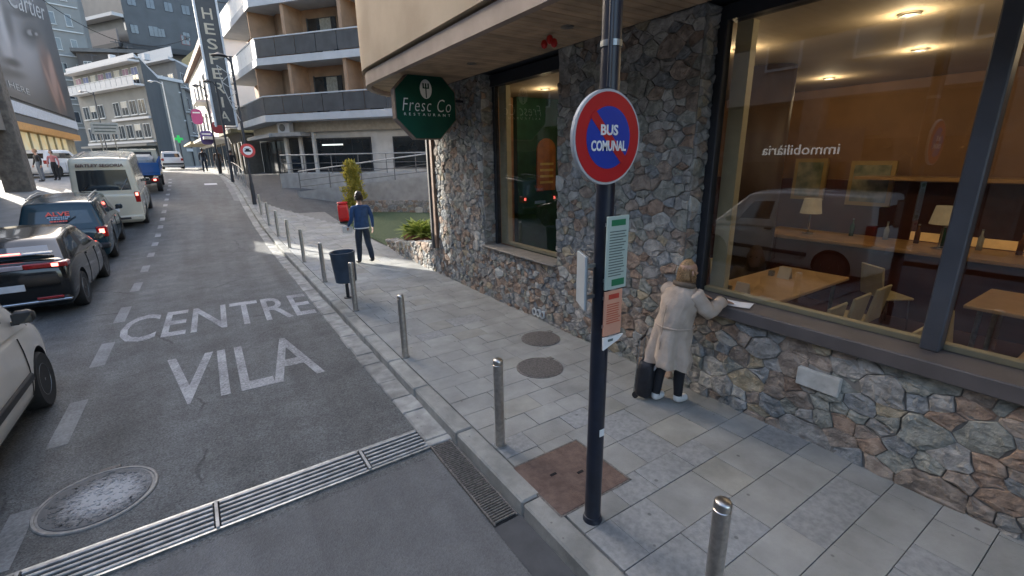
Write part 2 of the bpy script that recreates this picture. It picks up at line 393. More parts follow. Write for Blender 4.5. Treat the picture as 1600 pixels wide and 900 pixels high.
while y < 50:
    L_ = random.uniform(.32, .62); yc = y+L_/2
    o = link('gutter_stone', gsm, gut, False)
    o.location = (1.49+cx(yc)+random.uniform(-.012, .012), yc, zr(yc)+.022+random.uniform(-.004, .005)); o.scale = (random.uniform(.96, 1.08), L_-.015, 1)
    o.rotation_euler = (math.atan2(zr(yc+.3)-zr(yc-.3), .6), random.uniform(-.02, .02), -math.atan2(cx(yc+.3)-cx(yc-.3), .6)); y += L_
# paving slabs in rows across the pavement
slm = []
for m in (M_SLAB, M_SLABG, M_SLABY):
    b = MB(); b.cbox(-.5, .5, -.5, .5, -.04, 0, .0035); slm.append(b.mesh('paving_slab', m))
y = -2.6; row = 0; nsl = 0
while y < 24.5:
    w = random.choice((.26, .29, .33, .36)) if y < 10 else random.choice((.42, .5))
    xlim = 4.28 if y < 17.5 else 4.3-min(1, (y-17.5)/7.5)*2.2-.02
    x = 1.785; first = True
    while x < xlim-.02:
        L_ = random.choice((.32, .38, .45, .54)) * (random.uniform(.5, 1) if first and row % 2 else 1); first = False
        if xlim-(x+L_) < .2: L_ = xlim-x
        L_ = min(L_, xlim-x)
        xc, yc = x+L_/2, y+w/2; x += L_
        r = random.random()
        nearblue = math.exp(-((xc-2.9)**2+(yc-1.2)**2)/1.2)
        k = 1 if r < .04+.5*nearblue else (2 if r > .93 else 0)
        o = link('paving_slab', slm[k], bed, False); nsl += 1
        o.location = (xc, yc, zr(yc)+.13+random.uniform(-.0025, .0025)); o.scale = (L_-.0045, w-.0045, 1)
        o.rotation_euler = (math.atan2(zr(yc+.2)-zr(yc-.2), .4)+random.uniform(-.003, .003), random.uniform(-.003, .003), 0)
    y += w; row += 1
# painted letters and lane dashes
put_text('CENTRE', M_PAINT, road, (-.08, 9.22, .004), (1, -.07, 0), (.02, 1, 0), 1.6, name='road_lettering', fit=2.84, hfit=1.5, bold=.012, extrude=.0008)
put_text('VILA', M_PAINT, road, (.06, 6.62, .004), (1, -.03, 0), (.0, 1, 0), 1.6, name='road_lettering', fit=1.72, hfit=1.6, bold=.014, extrude=.0008)
yd = [(5.6, 6.65), (7.75, 8.75), (9.85, 10.9), (12.2, 13.1), (14.3, 15.1), (16.3, 16.9), (18.0, 18.6), (19.6, 20.2), (21.2, 21.8), (22.8, 23.4), (24.4, 25.0), (26, 26.6), (27.6, 28.2), (29.2, 29.8), (31, 31.7), (33, 33.7), (35, 35.8), (37.5, 38.3), (3.9, 4.6)]
for k, (a, c) in enumerate(yd):
    b = MB(); n = 3
    for i in range(n):
        y0 = a+(c-a)*i/n; y1 = a+(c-a)*(i+1)/n
        b.quad((-1.66+cx(y0), y0, zr(y0)+.004), (-1.5+cx(y0), y0, zr(y0)+.004), (-1.5+cx(y1), y1, zr(y1)+.004), (-1.66+cx(y1), y1, zr(y1)+.004))
    b.build('lane_dash', M_DASH if a < 15 else M_PAINT, road)
# far zebra / stop marks
for (xa, xb, ya, yb) in ((.1, .75, 33.0, 33.9), (-2.2, 1.2, 52, 52.6)):
    b = MB(); b.quad((xa+cx(ya), ya, zr(ya)+.006), (xb+cx(ya), ya, zr(ya)+.006), (xb+cx(yb), yb, zr(yb)+.006), (xa+cx(yb), yb, zr(yb)+.006)); b.build('road_marking', M_PAINTB, road)
# ---------------------------------------------------------------- drain across the road
td = thing('trench_drain', 'long barred steel trench drain running across the road', 'drain', (0, 3.7, 0))
Mt = Matrix.Rotation(R(1.2), 4, 'Z')
def tdm(p): return tuple(Vector((0, 3.68, 0))+Mt @ (Vector(p)))
TM = Matrix.Translation((0, 3.68, 0)) @ Mt
b = MB(); b.box(-3.4, 1.37, -.165, .165, .004, .008, TM); b.build('channel_shade_plate', M_VOID, td)  # flat black plate stands in for the shaded depth under the bars
bm_ = mat('drain_bar_steel', (.30, .31, .315), .55, metal=.3, var=.25, scale=12)
for (xa, xb) in ((-3.4, -2.54), (-2.52, -1.44), (-1.42, -.33), (-.31, .80), (.82, 1.37)):
    for k in range(6):
        yy = -.1375+k*.055; b = MB(); b.cbox(xa+.012, xb-.012, yy-.0125, yy+.0125, .006, .026, .003, TM); b.build('bar', bm_, td)
for xx in (-2.53, -1.43, -.32, .81):
    b = MB(); b.box(xx-.011, xx+.011, -.165, .165, .006, .030, TM); b.build('crossbar', bm_, td)
for yy in (-.17, .17):
    b = MB(); b.box(-3.4, 1.37, yy-.010, yy+.010, .002, .018, TM); b.build('frame_rail', M_DSTEEL, td)
# gutter grating
gg = thing('gutter_grating', 'narrow dark rusty gutter grating along the kerb', 'grating', (1.465, 2.97, 0))
b = MB(); b.box(1.37, 1.58, 2.38, 3.54, .004, .007); b.build('pit_shade_plate', M_VOID, gg)  # black sheet painted as the shaded hollow below the grating
b = MB()
for k in range(44):
    yy = 2.40+k*.0258; b.box(1.385, 1.565, yy, yy+.011, .006, .020)
stuff(b.build('bars', M_IRON, gg))
for xx in (1.372, 1.566):
    b = MB(); b.box(xx, xx+.013, 2.38, 3.54, .006, .021); b.build('frame_rail', M_IRON, gg)
b = MB(); b.cbox(1.35, 1.62, 3.545, 3.635, -.02, .022, .008); b.build('end_stone', M_GUT, gg)
# kerb-side strip below the grating
struct(sheet('gutter_strip', 1.362, 1.61, -6, 2.37, .008, mat('gutter_concrete', (.065, .068, .072), .85, scale=6, bump=.2)))
# manhole in the road
mh = thing('road_manhole', 'big round manhole cover with worn pale centre in the road', 'manhole', (-1.12, 4.46, 0))
b = MB(); b.lathe([(.395, -.01), (.395, .008), (.388, .014), (.372, .014), (.366, .006), (.3, .006)], (-1.12, 4.46, 0), 48); b.build('ring', mat('ring_iron', (.20, .20, .195), .6, var=.2, scale=20), mh)
mpn = worn_paint('manhole_centre', (.34, .355, .37), (.10, .105, .11), .60, .95)
nt_ = mpn.node_tree; big_ = [n for n in nt_.nodes if n.type == 'TEX_NOISE' and abs(n.inputs['Scale'].default_value-2.2) < .01][0]; ma_ = [n for n in nt_.nodes if n.type == 'MATH'][0]
vm_ = nt_.nodes.new('ShaderNodeVectorMath'); vm_.operation = 'DISTANCE'; vm_.inputs[1].default_value = (-1.07, 4.45, 0); ge_ = nt_.nodes.new('ShaderNodeNewGeometry'); nt_.links.new(ge_.outputs['Position'], vm_.inputs[0])
mr_ = nt_.nodes.new('ShaderNodeMapRange'); mr_.inputs[1].default_value = .10; mr_.inputs[2].default_value = .34; mr_.inputs[3].default_value = .95; mr_.inputs[4].default_value = .05; nt_.links.new(vm_.outputs['Value'], mr_.inputs[0]); nt_.links.new(mr_.outputs[0], ma_.inputs[0])
big_.inputs['Scale'].default_value = 12
b = MB(); b.lathe([(.352, -.01), (.352, .012), (.33, .014), (.1, .014)], (-1.12, 4.46, 0), 48); b.build('cover', mpn, mh)
b = MB()
rr = random.Random(3)
for k in range(240):
    a = rr.uniform(0, 6.28); q = .33*math.sqrt(rr.random()); x_, y_ = -1.12+q*math.cos(a), 4.46+q*math.sin(a)
    b.box(-.013, .013, -.007, .007, .0145, .018, Matrix.Translation((x_, y_, 0)) @ Matrix.Rotation(rr.uniform(0, 3.14), 4, 'Z'))
stuff(b.build('studs', mpn, mh))
b = MB(); b.cbox(-1.16, -1.02, 4.845, 4.89, 0, .018, .004); b.build('hinge', M_IRON, mh)
for (x_, y_, r_, lb) in ((3.64, 4.84, .275, 'round iron manhole cover nearer the stone wall, by the painted rings'), (3.07, 4.10, .285, 'round iron manhole cover nearer the sign post on the pavement')):
    mh = thing('pavement_manhole', lb, 'manhole', (x_, y_, .13), 'round covers on the pavement')
    b = MB(); b.lathe([(r_, .0), (r_, .010), (r_-.012, .012), (r_-.022, .012), (r_-.026, .007), (.1, .007)], (x_, y_, .128), 40); b.build('ring', M_IRON, mh)
    b = MB(); b.lathe([(r_-.03, .0), (r_-.03, .012), (.1, .012)], (x_, y_, .128), 40); b.build('cover', mat('manhole_brown', (.10, .09, .085), .75, scale=60, col2=(.175, .16, .15), bump=.8, bscale=160), mh)
    b = MB()
    for k in range(9):
        for l in range(9):
            u_, v_ = (k-4)*.052, (l-4)*.052
            if math.hypot(u_, v_) < r_-.05: b.box(x_+u_-.018, x_+u_+.018, y_+v_-.009, y_+v_+.009, .138, .1435) if (k+l) % 2 else b.box(x_+u_-.009, x_+u_+.009, y_+v_-.018, y_+v_+.018, .138, .1435)
    stuff(b.build('tread', M_IRON, mh))
    b = MB(); b.cbox(x_+.19, x_+.30, y_+.10, y_+.17, .13, .143, .003, None); b.build('hinge', M_IRON, mh)
hc = thing('square_hatch', 'square rusty brown hatch cover at the foot of the sign post', 'hatch', (2.09, 2.4, .13))
b = MB(); b.cbox(1.755, 2.44, 2.08, 2.71, .10, .137, .004); b.build('plate', M_RUST, hc)
for (x0, x1, y0, y1) in ((1.745, 2.45, 2.065, 2.079), (1.745, 2.45, 2.711, 2.725), (1.738, 1.754, 2.065, 2.725), (2.441, 2.457, 2.065, 2.725)):
    b = MB(); b.box(x0, x1, y0, y1, .10, .1345); b.build('frame_edge', M_IRON, hc)
for (x_, y_) in ((1.98, 2.46), (2.18, 2.36)):
    b = MB(); b.cbox(x_-.03, x_+.03, y_-.012, y_+.012, .136, .142, .002); b.build('key_slot', M_VOID, hc)
# ---------------------------------------------------------------- rubble masonry
def clip(poly, px, py, nx, ny):                 # keep the side where (p-P).n <= 0
    out = []; n = len(poly)
    for i in range(n):
        a, b = poly[i], poly[(i+1) % n]
        da = (a[0]-px)*nx+(a[1]-py)*ny; db = (b[0]-px)*nx+(b[1]-py)*ny
        if da <= 0: out.append(a)
        if da*db < 0:
            t = da/(da-db); out.append((a[0]+(b[0]-a[0])*t, a[1]+(b[1]-a[1])*t))
    return out
def area(p): return .5*sum(p[i][0]*p[(i+1) % len(p)][1]-p[(i+1) % len(p)][0]*p[i][1] for i in range(len(p)))
def rubble(u0, u1, v0, v1, holes, spacing, rng, aspect=1.35, top=None):
    """voronoi stones on a wall face; spacing(u,v) -> stone size; holes = (u0,u1,v0,v1)"""
    seeds = []; tries = 0
    def inside(u, v):
        for h in holes:
            if h[0] < u < h[1] and h[2] < v < h[3]: return True
        return False
    cell = .5; grid = {}
    amax = (u1-u0)*(v1-v0)/.02
    while tries < amax*14:
        tries += 1; u = rng.uniform(u0, u1); v = rng.uniform(v0, v1)
        if inside(u, v): continue
        if top and v > top(u): continue
        s_ = spacing(u, v)*rng.choice((.36, .45, .6, .8, .95, 1.1, 1.5)); g = (int(u/cell), int(v/cell)); ok = True
        for a in (-1, 0, 1):
            for c in (-1, 0, 1):
                for q in grid.get((g[0]+a, g[1]+c), ()):
                    if ((q[0]-u)/aspect)**2+(q[1]-v)**2 < (.5*(s_+q[2]))**2*.9: ok = False; break
                if not ok: break
            if not ok: break
        if ok: grid.setdefault(g, []).append((u, v, s_)); seeds.append((u, v, s_))
    cells = []
    for (u, v, s_) in seeds:
        P = [(max(u0, u-.8), max(v0, v-.7)), (min(u1, u+.8), max(v0, v-.7)), (min(u1, u+.8), min(v1, v+.7)), (max(u0, u-.8), min(v1, v+.7))]
        g = (int(u/cell), int(v/cell))
        for a in range(-2, 3):
            for c in range(-2, 3):
                for q in grid.get((g[0]+a, g[1]+c), ()):
                    if q[0] == u and q[1] == v: continue
                    du, dv = (q[0]-u)/aspect, q[1]-v; d2 = du*du+dv*dv
                    if d2 > 1.2: continue
                    d = math.sqrt(d2); w = .5+(s_-q[2])/(5*d)      # bigger stones push the joint outwards
                    w = min(.68, max(.32, w))
                    P = clip(P, u+(q[0]-u)*w, v+(q[1]-v)*w, du/aspect/d, dv/d)
                    if len(P) < 3: break
                if len(P) < 3: break
            if len(P) < 3: break
        for h in holes:
            if len(P) < 3: break
            # clip by the hole side that separates the seed
            opts = [(h[0]-u, (h[0], v, 1, 0)), (u-h[1], (h[1], v, -1, 0)), (h[2]-v, (u, h[2], 0, 1)), (v-h[3], (u, h[3], 0, -1))]
            o = max(opts, key=lambda t: t[0])
            us = [p[0] for p in P]; vs_ = [p[1] for p in P]
            if max(us) <= h[0] or min(us) >= h[1] or max(vs_) <= h[2] or min(vs_) >= h[3]: continue
            P = clip(P, *o[1])
        if top and len(P) >= 3:
            e = .05; sl_ = (top(u+e)-top(u-e))/(2*e); nl = math.hypot(sl_, 1); P = clip(P, u, top(u), -sl_/nl, 1/nl)
        if len(P) >= 3 and abs(area(P)) > .0012: cells.append(P)
    return cells
def stone_geo(b, P, to3d, rng, gap=.003, proud=(.012, .045), back=-.03):
    """one stone; to3d(u,v,d) maps to space with d the distance proud of the mortar"""
    if area(P) < 0: P = P[::-1]
    # merge near-duplicate corners, add a bent point on long edges
    Q = []
    for i, p in enumerate(P):
        q = P[(i+1) % len(P)]; L_ = math.hypot(q[0]-p[0], q[1]-p[1])
        if L_ < .012: continue
        Q.append(p)
        if L_ > .09:
            j = L_*.10; Q.append(((p[0]+q[0])/2+rng.uniform(-j, j), (p[1]+q[1])/2+rng.uniform(-j, j)))
    if len(Q) < 3: return False
    c = (sum(p[0] for p in Q)/len(Q), sum(p[1] for p in Q)/len(Q)); n = len(Q)
    size = math.sqrt(abs(area(Q)))
    k1 = max(.5, 1-gap/size*2.2); k2 = k1*rng.uniform(.945, .985); k3 = k2*rng.uniform(.45, .8)
    d0 = rng.uniform(*proud); ta = min(.15, .012/max(size, .05)); tu, tv = rng.uniform(-ta, ta), rng.uniform(-ta, ta)
    def ring(k, d, tilt, jit):
        out = []
        for p in Q:
            u = c[0]+(p[0]-c[0])*k; v = c[1]+(p[1]-c[1])*k
            out.append(to3d(u, v, d+tilt*((p[0]-c[0])*tu+(p[1]-c[1])*tv)+rng.uniform(-jit, jit)))
        return out
    r = [ring(k1, back, 0, 0), ring(k1, d0*.62, .8, .002), ring(k2, d0*.9, 1, .003), ring(k3, d0*1.12, 1, .010)]
    base = [len(b.v)+i*n for i in range(4)]
    for q in r: b.v += [tuple(p) for p in q]
    for a in range(3):
        for i in range(n): b.face((base[a]+i, base[a]+(i+1) % n, base[a+1]+(i+1) % n, base[a+1]+i))
    b.face([base[3]+i for i in range(n)])
    return True
def stones(parent, faces, rng, limit=300, pick=None, gap=.0028, proud=(.006, .034)):
    """faces: list of (cells, to3d); the largest in view become parts, the rest one joined mass"""
    items = []
    for cells, to3d in faces:
        for P in cells:
            c = (sum(p[0] for p in P)/len(P), sum(p[1] for p in P)/len(P)); w = Vector(to3d(c[0], c[1], 0))-Vector((0, 0, CAMH))
            dep = w.dot(fw); px = w.dot(ix)/max(dep, .1)*F; py = w.dot(iy)/max(dep, .1)*F
            vis = dep > .3 and abs(px) < 820 and abs(py) < 470
            items.append((abs(area(P))/w.length_squared if vis else -w.length, P, to3d))
    items.sort(key=lambda t: -t[0])
    rest = MB(); wts = [26, 26, 18, 12, 12, 3, 6]
    for k, (s_, P, to3d) in enumerate(items):
        mi = rng.choices(range(7), (pick(P) if pick else wts))[0]
        if k < limit:
            b = MB()
            if stone_geo(b, P, to3d, rng, gap, proud): o = b.build('stone', M_STONE[mi], parent); 
        else:
            rest.cur = mi; stone_geo(rest, P, to3d, rng, gap, proud)
    if rest.v: stuff(rest.build('small_stones', M_STONE, parent))

# ---------------------------------------------------------------- restaurant building
WX = 4.13                                    # mortar plane of the street wall
rest = thing('restaurant_building', 'rubble stone restaurant with big windows and curved beige overhang', 'building', (4.2, 4.0, .1))
GX = 4.36                                    # glass plane
WIN2 = (-6.5, 2.97, 1.10, 4.9); WIN1 = (5.10, 7.18, 1.09, 4.9)
wallm = M_MORTAR
b = MB()
b.box(WX, WX+.28, -6.5, 9.15, -.1, 1.07)
b.box(WX, WX+.28, 2.97, 5.10, 1.07, 3.95); b.box(WX, WX+.28, 7.18, 9.15, 1.07, 3.95)
stone_wall = b.build('stone_wall', wallm, rest)
rg = random.Random(11)
def sp(u, v):
    near = sstep(6, 1, u)
    return (.12+.075*near) if v < 1.1 else .14
cells = rubble(-1.6, 9.15, 0.10, 3.94, [(-9, WIN2[1], 1.06, 9), (WIN1[0], WIN1[1], 1.06, 9)], sp, rg)
def f_front(u, v, d): return (WX-d, u, v)
rev = rubble(WX, WX+.27, 1.12, 3.94, [], lambda u, v: .12, rg, 1.6)
def f_rev(u, v, d): return (u, 2.97-d, v)
rev1 = rubble(WX, WX+.27, 1.12, 3.94, [], lambda u, v: .13, rg, 1.4)
def f_rev1(u, v, d): return (u, 7.18-d, v)
end = rubble(WX, WX+.28, .1, 4.28, [], lambda u, v: .14, rg, 1.3)
def pick(P):
    u = P[0][0]; v = P[0][1]
    if u < 3.0: return [10, 22, 20, 20, 20, 5, 6]
    return [18, 30, 20, 6, 20, 4, 8] if v > 1.3 else [12, 22, 14, 18, 24, 4, 6]
stones(stone_wall, [(cells, f_front), (rev, f_rev), (rev1, f_rev1)], rg, 300, pick)
# three rings stencilled low on the wall
M_RING = flat('stencil_white', (.6, .62, .62), .6)
for k in range(3):
    b = MB(); yc = 5.61-k*.105; n = 20
    for q in range(n):
        a0, a1 = 2*math.pi*q/n, 2*math.pi*(q+1)/n
        for (r0, r1, d0, d1) in ((.036, .050, .05, .05), (.050, .050, .05, -.02)):
            b.quad((WX-d0, yc+r0*math.cos(a0), .235+r0*1.25*math.sin(a0)), (WX-d0, yc+r0*math.cos(a1), .235+r0*1.25*math.sin(a1)), (WX-d1, yc+r1*math.cos(a1), .235+r1*1.25*math.sin(a1)), (WX-d1, yc+r1*math.cos(a0), .235+r1*1.25*math.sin(a0)))
    b.build('painted_ring', M_RING, rest)
# pale stone plaque let into the low wall
b = MB(); b.cbox(WX-.058, WX, 1.36, 1.69, .655, .815, .006); b.build('plaque', mat('plaque_stone', (.42, .42, .39), .6, scale=9, col2=(.55, .55, .52), bump=.3, bscale=20), rest)
# small low spout/outlet
b = MB(); b.tube([(WX+.02, 2.32, .22), (WX-.07, 2.32, .20)], .02, 10); b.build('drain_spout', M_DSTEEL, rest)
M_SILL = mat('sill_metal', (.095, .085, .085), .5, var=.12, scale=4)
M_FRAME = mat('window_frame_metal', (.085, .09, .105), .42, var=.1, scale=4, metal=.2)
M_DFRAME = mat('dark_frame', (.022, .024, .030), .5, var=.1)
M_CREAM = flat('inner_frame_cream', (.42, .38, .25), .6)
M_GLASS = glass('shop_glass', (.70, .70, .68), .115)
b = MB(); b.cbox(4.035, 4.40, -6.5, 2.955, 1.062, 1.185, .01); b.build('window_sill', M_SILL, rest)
b = MB(); b.cbox(4.05, 4.42, 5.105, 7.175, 1.058, 1.088, .008); b.build('window_sill', mat('sill_stone', (.20, .19, .175), .7, scale=9, bump=.2), rest)
b = MB(); b.cbox(4.31, 4.41, 2.86, 2.955, 1.185, 3.93, .008); b.build('window_jamb', M_DFRAME, rest)
b = MB(); b.cbox(4.27, 4.40, .87, .985, 1.185, 3.93, .01); b.build('mullion', M_FRAME, rest)
b = MB(); b.cbox(4.27, 4.40, -3.0, -2.88, 1.185, 3.93, .01); b.build('mullion', M_FRAME, rest)
b = MB(); b.cbox(4.37, 4.45, -6.4, 2.86, 1.185, 1.235, .006); b.build('inner_ledge', M_CREAM, rest)
b = MB(); b.box(4.30, 4.46, -6.5, 2.86, 3.80, 3.93); b.build('window_header', M_DFRAME, rest)
b = MB(); b.box(4.30, 4.46, 5.11, 7.17, 3.76, 3.93); b.build('window_header', M_DFRAME, rest)
for (a, c) in ((-6.4, -3.0), (-2.88, .87), (.985, 2.86)):
    b = MB(); b.quad((GX, a, 1.19), (GX, c, 1.19), (GX, c, 3.8), (GX, a, 3.8)); b.build('window_pane', M_GLASS, rest)
b = MB(); b.quad((GX, 5.17, 1.10), (GX, 7.09, 1.10), (GX, 7.09, 3.76), (GX, 5.17, 3.76)); b.build('window_pane', M_GLASS, rest)
for (a, c) in ((5.105, 5.17), (7.09, 7.16)):
    b = MB(); b.box(4.34, 4.42, a, c, 1.088, 3.76); b.build('window_jamb', M_DFRAME, rest)
b = MB(); b.box(4.43, 4.52, 6.86, 7.09, 1.10, 3.76); b.build('inner_frame', M_CREAM, rest)
b = MB(); b.box(4.43, 4.52, 5.17, 6.86, 1.10, 1.15); b.build('inner_ledge', M_CREAM, rest)
b = MB(); b.box(4.47, 4.56, 2.70, 2.86, 1.2, 3.8); b.build('inner_frame', M_CREAM, rest)
# room behind the glass
M_INW = mat('ochre_wall', (.27, .15, .075), .7, var=.1, scale=2)
M_CEIL = mat('room_ceiling', (.50, .42, .31), .8, var=.06, scale=1)
M_FLOOR = mat('room_floor', (.10, .04, .028), .35, var=.25, scale=4)
M_DRED = mat('dark_red_panel', (.085, .025, .018), .5, var=.2, scale=3)
b = MB(); b.box(4.42, 10.6, -6.5, 8.9, .05, .15); b.build('room_floor', M_FLOOR, rest)
b = MB(); b.box(4.47, 10.6, -6.5, 8.9, 3.81, 3.9); b.build('room_ceiling', M_CEIL, rest)
b = MB(); b.box(10.4, 10.6, -6.5, 8.9, .15, 3.8); b.box(4.42, 10.4, 8.7, 8.9, .15, 4.3); b.box(4.42, 10.4, -6.5, -6.3, .15, 3.8); b.build('room_wall', M_INW, rest)
b = MB(); b.box(10.25, 10.4, -6.3, 8.7, .15, 2.1); b.build('dado', M_DRED, rest)
b = MB(); b.lathe([(.34, .15), (.34, 3.795)], (7.1, 3.95, 0), 24); b.build('column', mat('column_brown', (.055, .030, .018), .55, var=.15, scale=3), rest, smooth=True)
b = MB(); b.box(8.6, 9.4, -3.5, 4.6, .15, 1.15); b.build('counter', M_DRED, rest)
b = MB(); b.cbox(8.5, 9.5, -3.6, 4.7, 1.15, 1.21, .01); b.build('counter_top', mat('counter_wood', (.42, .26, .11), .4, var=.15, scale=4), rest)
b = MB(); b.box(9.6, 10.24, -4.2, 3.6, 2.15, 2.2); b.build('wall_shelf', mat('counter_wood', (.4, .26, .12)), rest)
b = MB(); b.box(5.62, 7.3, 8.30, 8.44, .15, 3.8); b.build('green_partition', mat('green_panel', (.012, .065, .032), .5, var=.2), rest)
b = MB(); b.box(4.5, 7.8, 8.45, 8.68, .15, 3.8); b.build('wood_partition', mat('wood_panel', (.34, .17, .07), .5, var=.2, scale=5), rest)
arch = [(6.1, 1.9), (6.6, 1.9)]+[(6.35+.25*math.cos(a), 2.75+.25*math.sin(a)) for a in [math.pi*k/10 for k in range(11)]]
b = MB(); b.prism([(p[0], p[1]) for p in arch], 8.24, 8.28, 'y'); b.build('orange_banner', mat('orange_print', (.36, .13, .02), .6, var=.2, scale=5), rest)
for q in range(4):
    b = MB(); b.box(6.17, 6.53, 8.228, 8.239, 2.05+q*.13, 2.10+q*.13); b.build('banner_line', flat('banner_yellow', (.6, .45, .1)), rest)
for (ya, yb, za, zb) in ((3.2, 3.9, 1.65, 2.45), (4.3, 4.9, 1.7, 2.5), (-.6, .2, 1.7, 2.4)):
    b = MB(); b.box(10.18, 10.248, ya, yb, za, zb); o = b.build('picture_frame', flat('frame_gold', (.40, .28, .10), .4), rest)
    b = MB(); b.box(10.165, 10.179, ya+.07, yb-.07, za+.07, zb-.07); b.build('picture', mat('picture_green', (.12, .15, .09), .6, scale=5, col2=(.35, .33, .2)), o)
# lit ceiling spots; the two behind the small window are added to brighten it
M_SPOT = mat('spot_glow', (.9, .8, .6), .5, emit=(1, .82, .55), estr=1.2)
for (sx, sy) in ((5.6, 1.9), (6.0, .6), (7.6, 2.4), (8.2, .5), (6.2, -1.4), (8.2, -1.8), (9.0, 4.0), (5.5, 5.7), (5.5, 7.2), (5.6, 3.5)):
    b = MB(); b.lathe([(.06, 3.788), (.06, 3.80)], (sx, sy, 0), 14); sp_ = b.build('ceiling_spot', M_SPOT, rest)
    b = MB(); n = 14
    b.lathe([(.085, 3.784), (.085, 3.80), (.064, 3.80), (.064, 3.786)], (sx, sy, 0), 14); b.build('spot_trim', M_DSTEEL, sp_)
    la = bpy.data.lights.new('spot_light', 'POINT'); la.energy = 3.2 if sy < 5 else 2.6; la.color = (1, .76, .46); la.shadow_soft_size = .06
    lo = bpy.data.objects.new('spot_light', la); COL.objects.link(lo); lo.location = (sx, sy, 3.70)
# overhanging storey with rounded corner
def outline(off, y_end=-7.0, n=14, xend=16):
    R_ = 2.0+off; c_ = (4.65, 8.3); P = [(2.65-off, y_end), (2.65-off, 8.3)]
    for k in range(1, n+1):
        a = math.pi/2*k/n; P.append((c_[0]-R_*math.cos(a), c_[1]+R_*math.sin(a)))
    P += [(xend, c_[1]+R_), (xend, y_end)]; return P
def slab(name, off, z0, z1, m, smooth=True):
    b = MB(); b.prism(outline(off), z0, z1, 'z'); o = b.build(name, m, rest)
    smooth_by_angle(o, 30); return o
M_BEIGE = mat('beige_render', (.43, .32, .205), .85, scale=1.2, col2=(.52, .40, .265), bump=.15, bscale=30, detail=6)
M_TRIM = mat('fascia_trim', (.31, .235, .19), .55, var=.12, scale=3)
def ring_band(name, o1, o2, z0, z1, m):
    A, B = outline(o1)[:-2], outline(o2)[:-2]; b = MB(); n = len(A)
    for k in range(n-1):
        for (p, q) in (((*A[k], z0), (*A[k+1], z0)),): b.quad(p, q, (*A[k+1], z1), (*A[k], z1))
        b.quad((*B[k], z0), (*B[k], z1), (*B[k+1], z1), (*B[k+1], z0)); b.quad((*A[k], z0), (*B[k], z0), (*B[k+1], z0), (*A[k+1], z0)); b.quad((*A[k], z1), (*A[k+1], z1), (*B[k+1], z1), (*B[k], z1))
    return smooth_by_angle(b.build(name, m, rest), 30)
ring_band('fascia_trim', 0.0, -.09, 3.86, 4.06, M_TRIM); slab('shadow_gap', -.07, 4.061, 4.099, M_DFRAME); slab('upper_wall', .05, 4.10, 9.6, M_BEIGE)
slab('coping', .16, 9.6, 9.8, M_BEIGE)
# soffit boards
M_BOARD = mat('soffit_board', (.42, .29, .18), .55, var=.2, scale=4, objvar=.15)
b = MB(); b.prism(outline(-.05), 3.96, 3.99, 'z'); b.build('soffit', M_DFRAME, rest)
bbm = MB(); bbm.cbox(0, 1, -.055, .055, -.018, 0, .004); bbm = bbm.mesh('soffit_board', M_BOARD)
y = -3.0
while y < 10.2:
    xs_ = 2.71 if y < 8.3 else 4.65-math.sqrt(max(0, 1.94**2-(y-8.3)**2))+.02
    xe = 4.09 if y < 9.1 else 9.0
    o = link('soffit_board', bbm, rest); o.location = (xs_, y, 3.955); o.scale = (max(.05, xe-xs_), 1, 1); y += .122
for (sx, sy) in ((3.55, 6.4), (3.5, 4.2), (3.75, 8.4)):
    b = MB(); b.lathe([(.07, 3.925), (.07, 3.936)], (sx, sy, 0), 14); b.build('soffit_lamp', M_STEEL, rest)
# small red garland hanging under the soffit
for (sy, dz) in ((4.60, 0), (4.50, .03), (4.42, -.02)):
    b = MB(); b.lathe([(.005, .05), (.03, .035), (.04, 0), (.03, -.035), (.005, -.05)], (3.5, sy, 3.84+dz), 10); b.build('red_ornament', mat('ornament_red', (.5, .02, .015), .3), rest, smooth=True)
# rusty corner post and the upper storeys behind
b = MB(); b.cbox(4.06, 4.16, 9.17, 9.30, .72, 3.93, .01); b.build('corner_post', mat('post_rust', (.115, .07, .05), .6, scale=7, col2=(.24, .15, .10), bump=.3), rest)
b = MB(); b.cbox(4.03, 4.13, 9.32, 9.40, .70, 3.93, .01); b.build('corner_post', mat('post_grey', (.10, .095, .09), .6, scale=7), rest)
# end wall of the building behind the corner
b = MB(); b.box(4.42, 16, 8.92, 9.15, -.1, 3.94); b.build('end_wall', wallm, rest)
# ---------------------------------------------------------------- garden wall
gw = thing('garden_wall', 'low rubble stone garden wall running on from the restaurant corner', 'wall', (4.25, 11.2, .13))
def gtop(u): return .76-.42*sstep(9.2, 13.6, u)
b = MB(); n = 12; rings = []
for k in range(n+1):
    u = 9.16+(13.3-9.16)*k/n; t = gtop(u)-.03; xo = .18*sstep(11.5, 13.3, u)
    rings.append([(4.13+xo, u, .0), (4.5, u, .0), (4.5, u, t), (4.13+xo, u, t)])
b.loft(rings); b.build('core', M_MORTAR, gw)
rg2 = random.Random(5)
gc = rubble(9.16, 13.35, .10, .9, [], lambda u, v: .14, rg2, 1.3, top=gtop)
def f_g(u, v, d): return (4.13-d+.18*sstep(11.5, 13.3, u), u, v)
gt = rubble(9.16, 13.35, 4.13, 4.5, [], lambda u, v: .17, rg2, 1.3)
def f_gt(u, v, d): return (v+.12*sstep(11.5, 13.3, u), u, gtop(u)-.03+d)
ge = rubble(4.3, 4.52, .1, .36, [], lambda u, v: .12, rg2, 1.3)
def f_ge(u, v, d): return (u, 13.3+d, v)
stones(gw, [(gc, f_g), (gt, f_gt), (ge, f_ge)], rg2, 220, lambda P: [12, 26, 12, 8, 14, 8, 20])
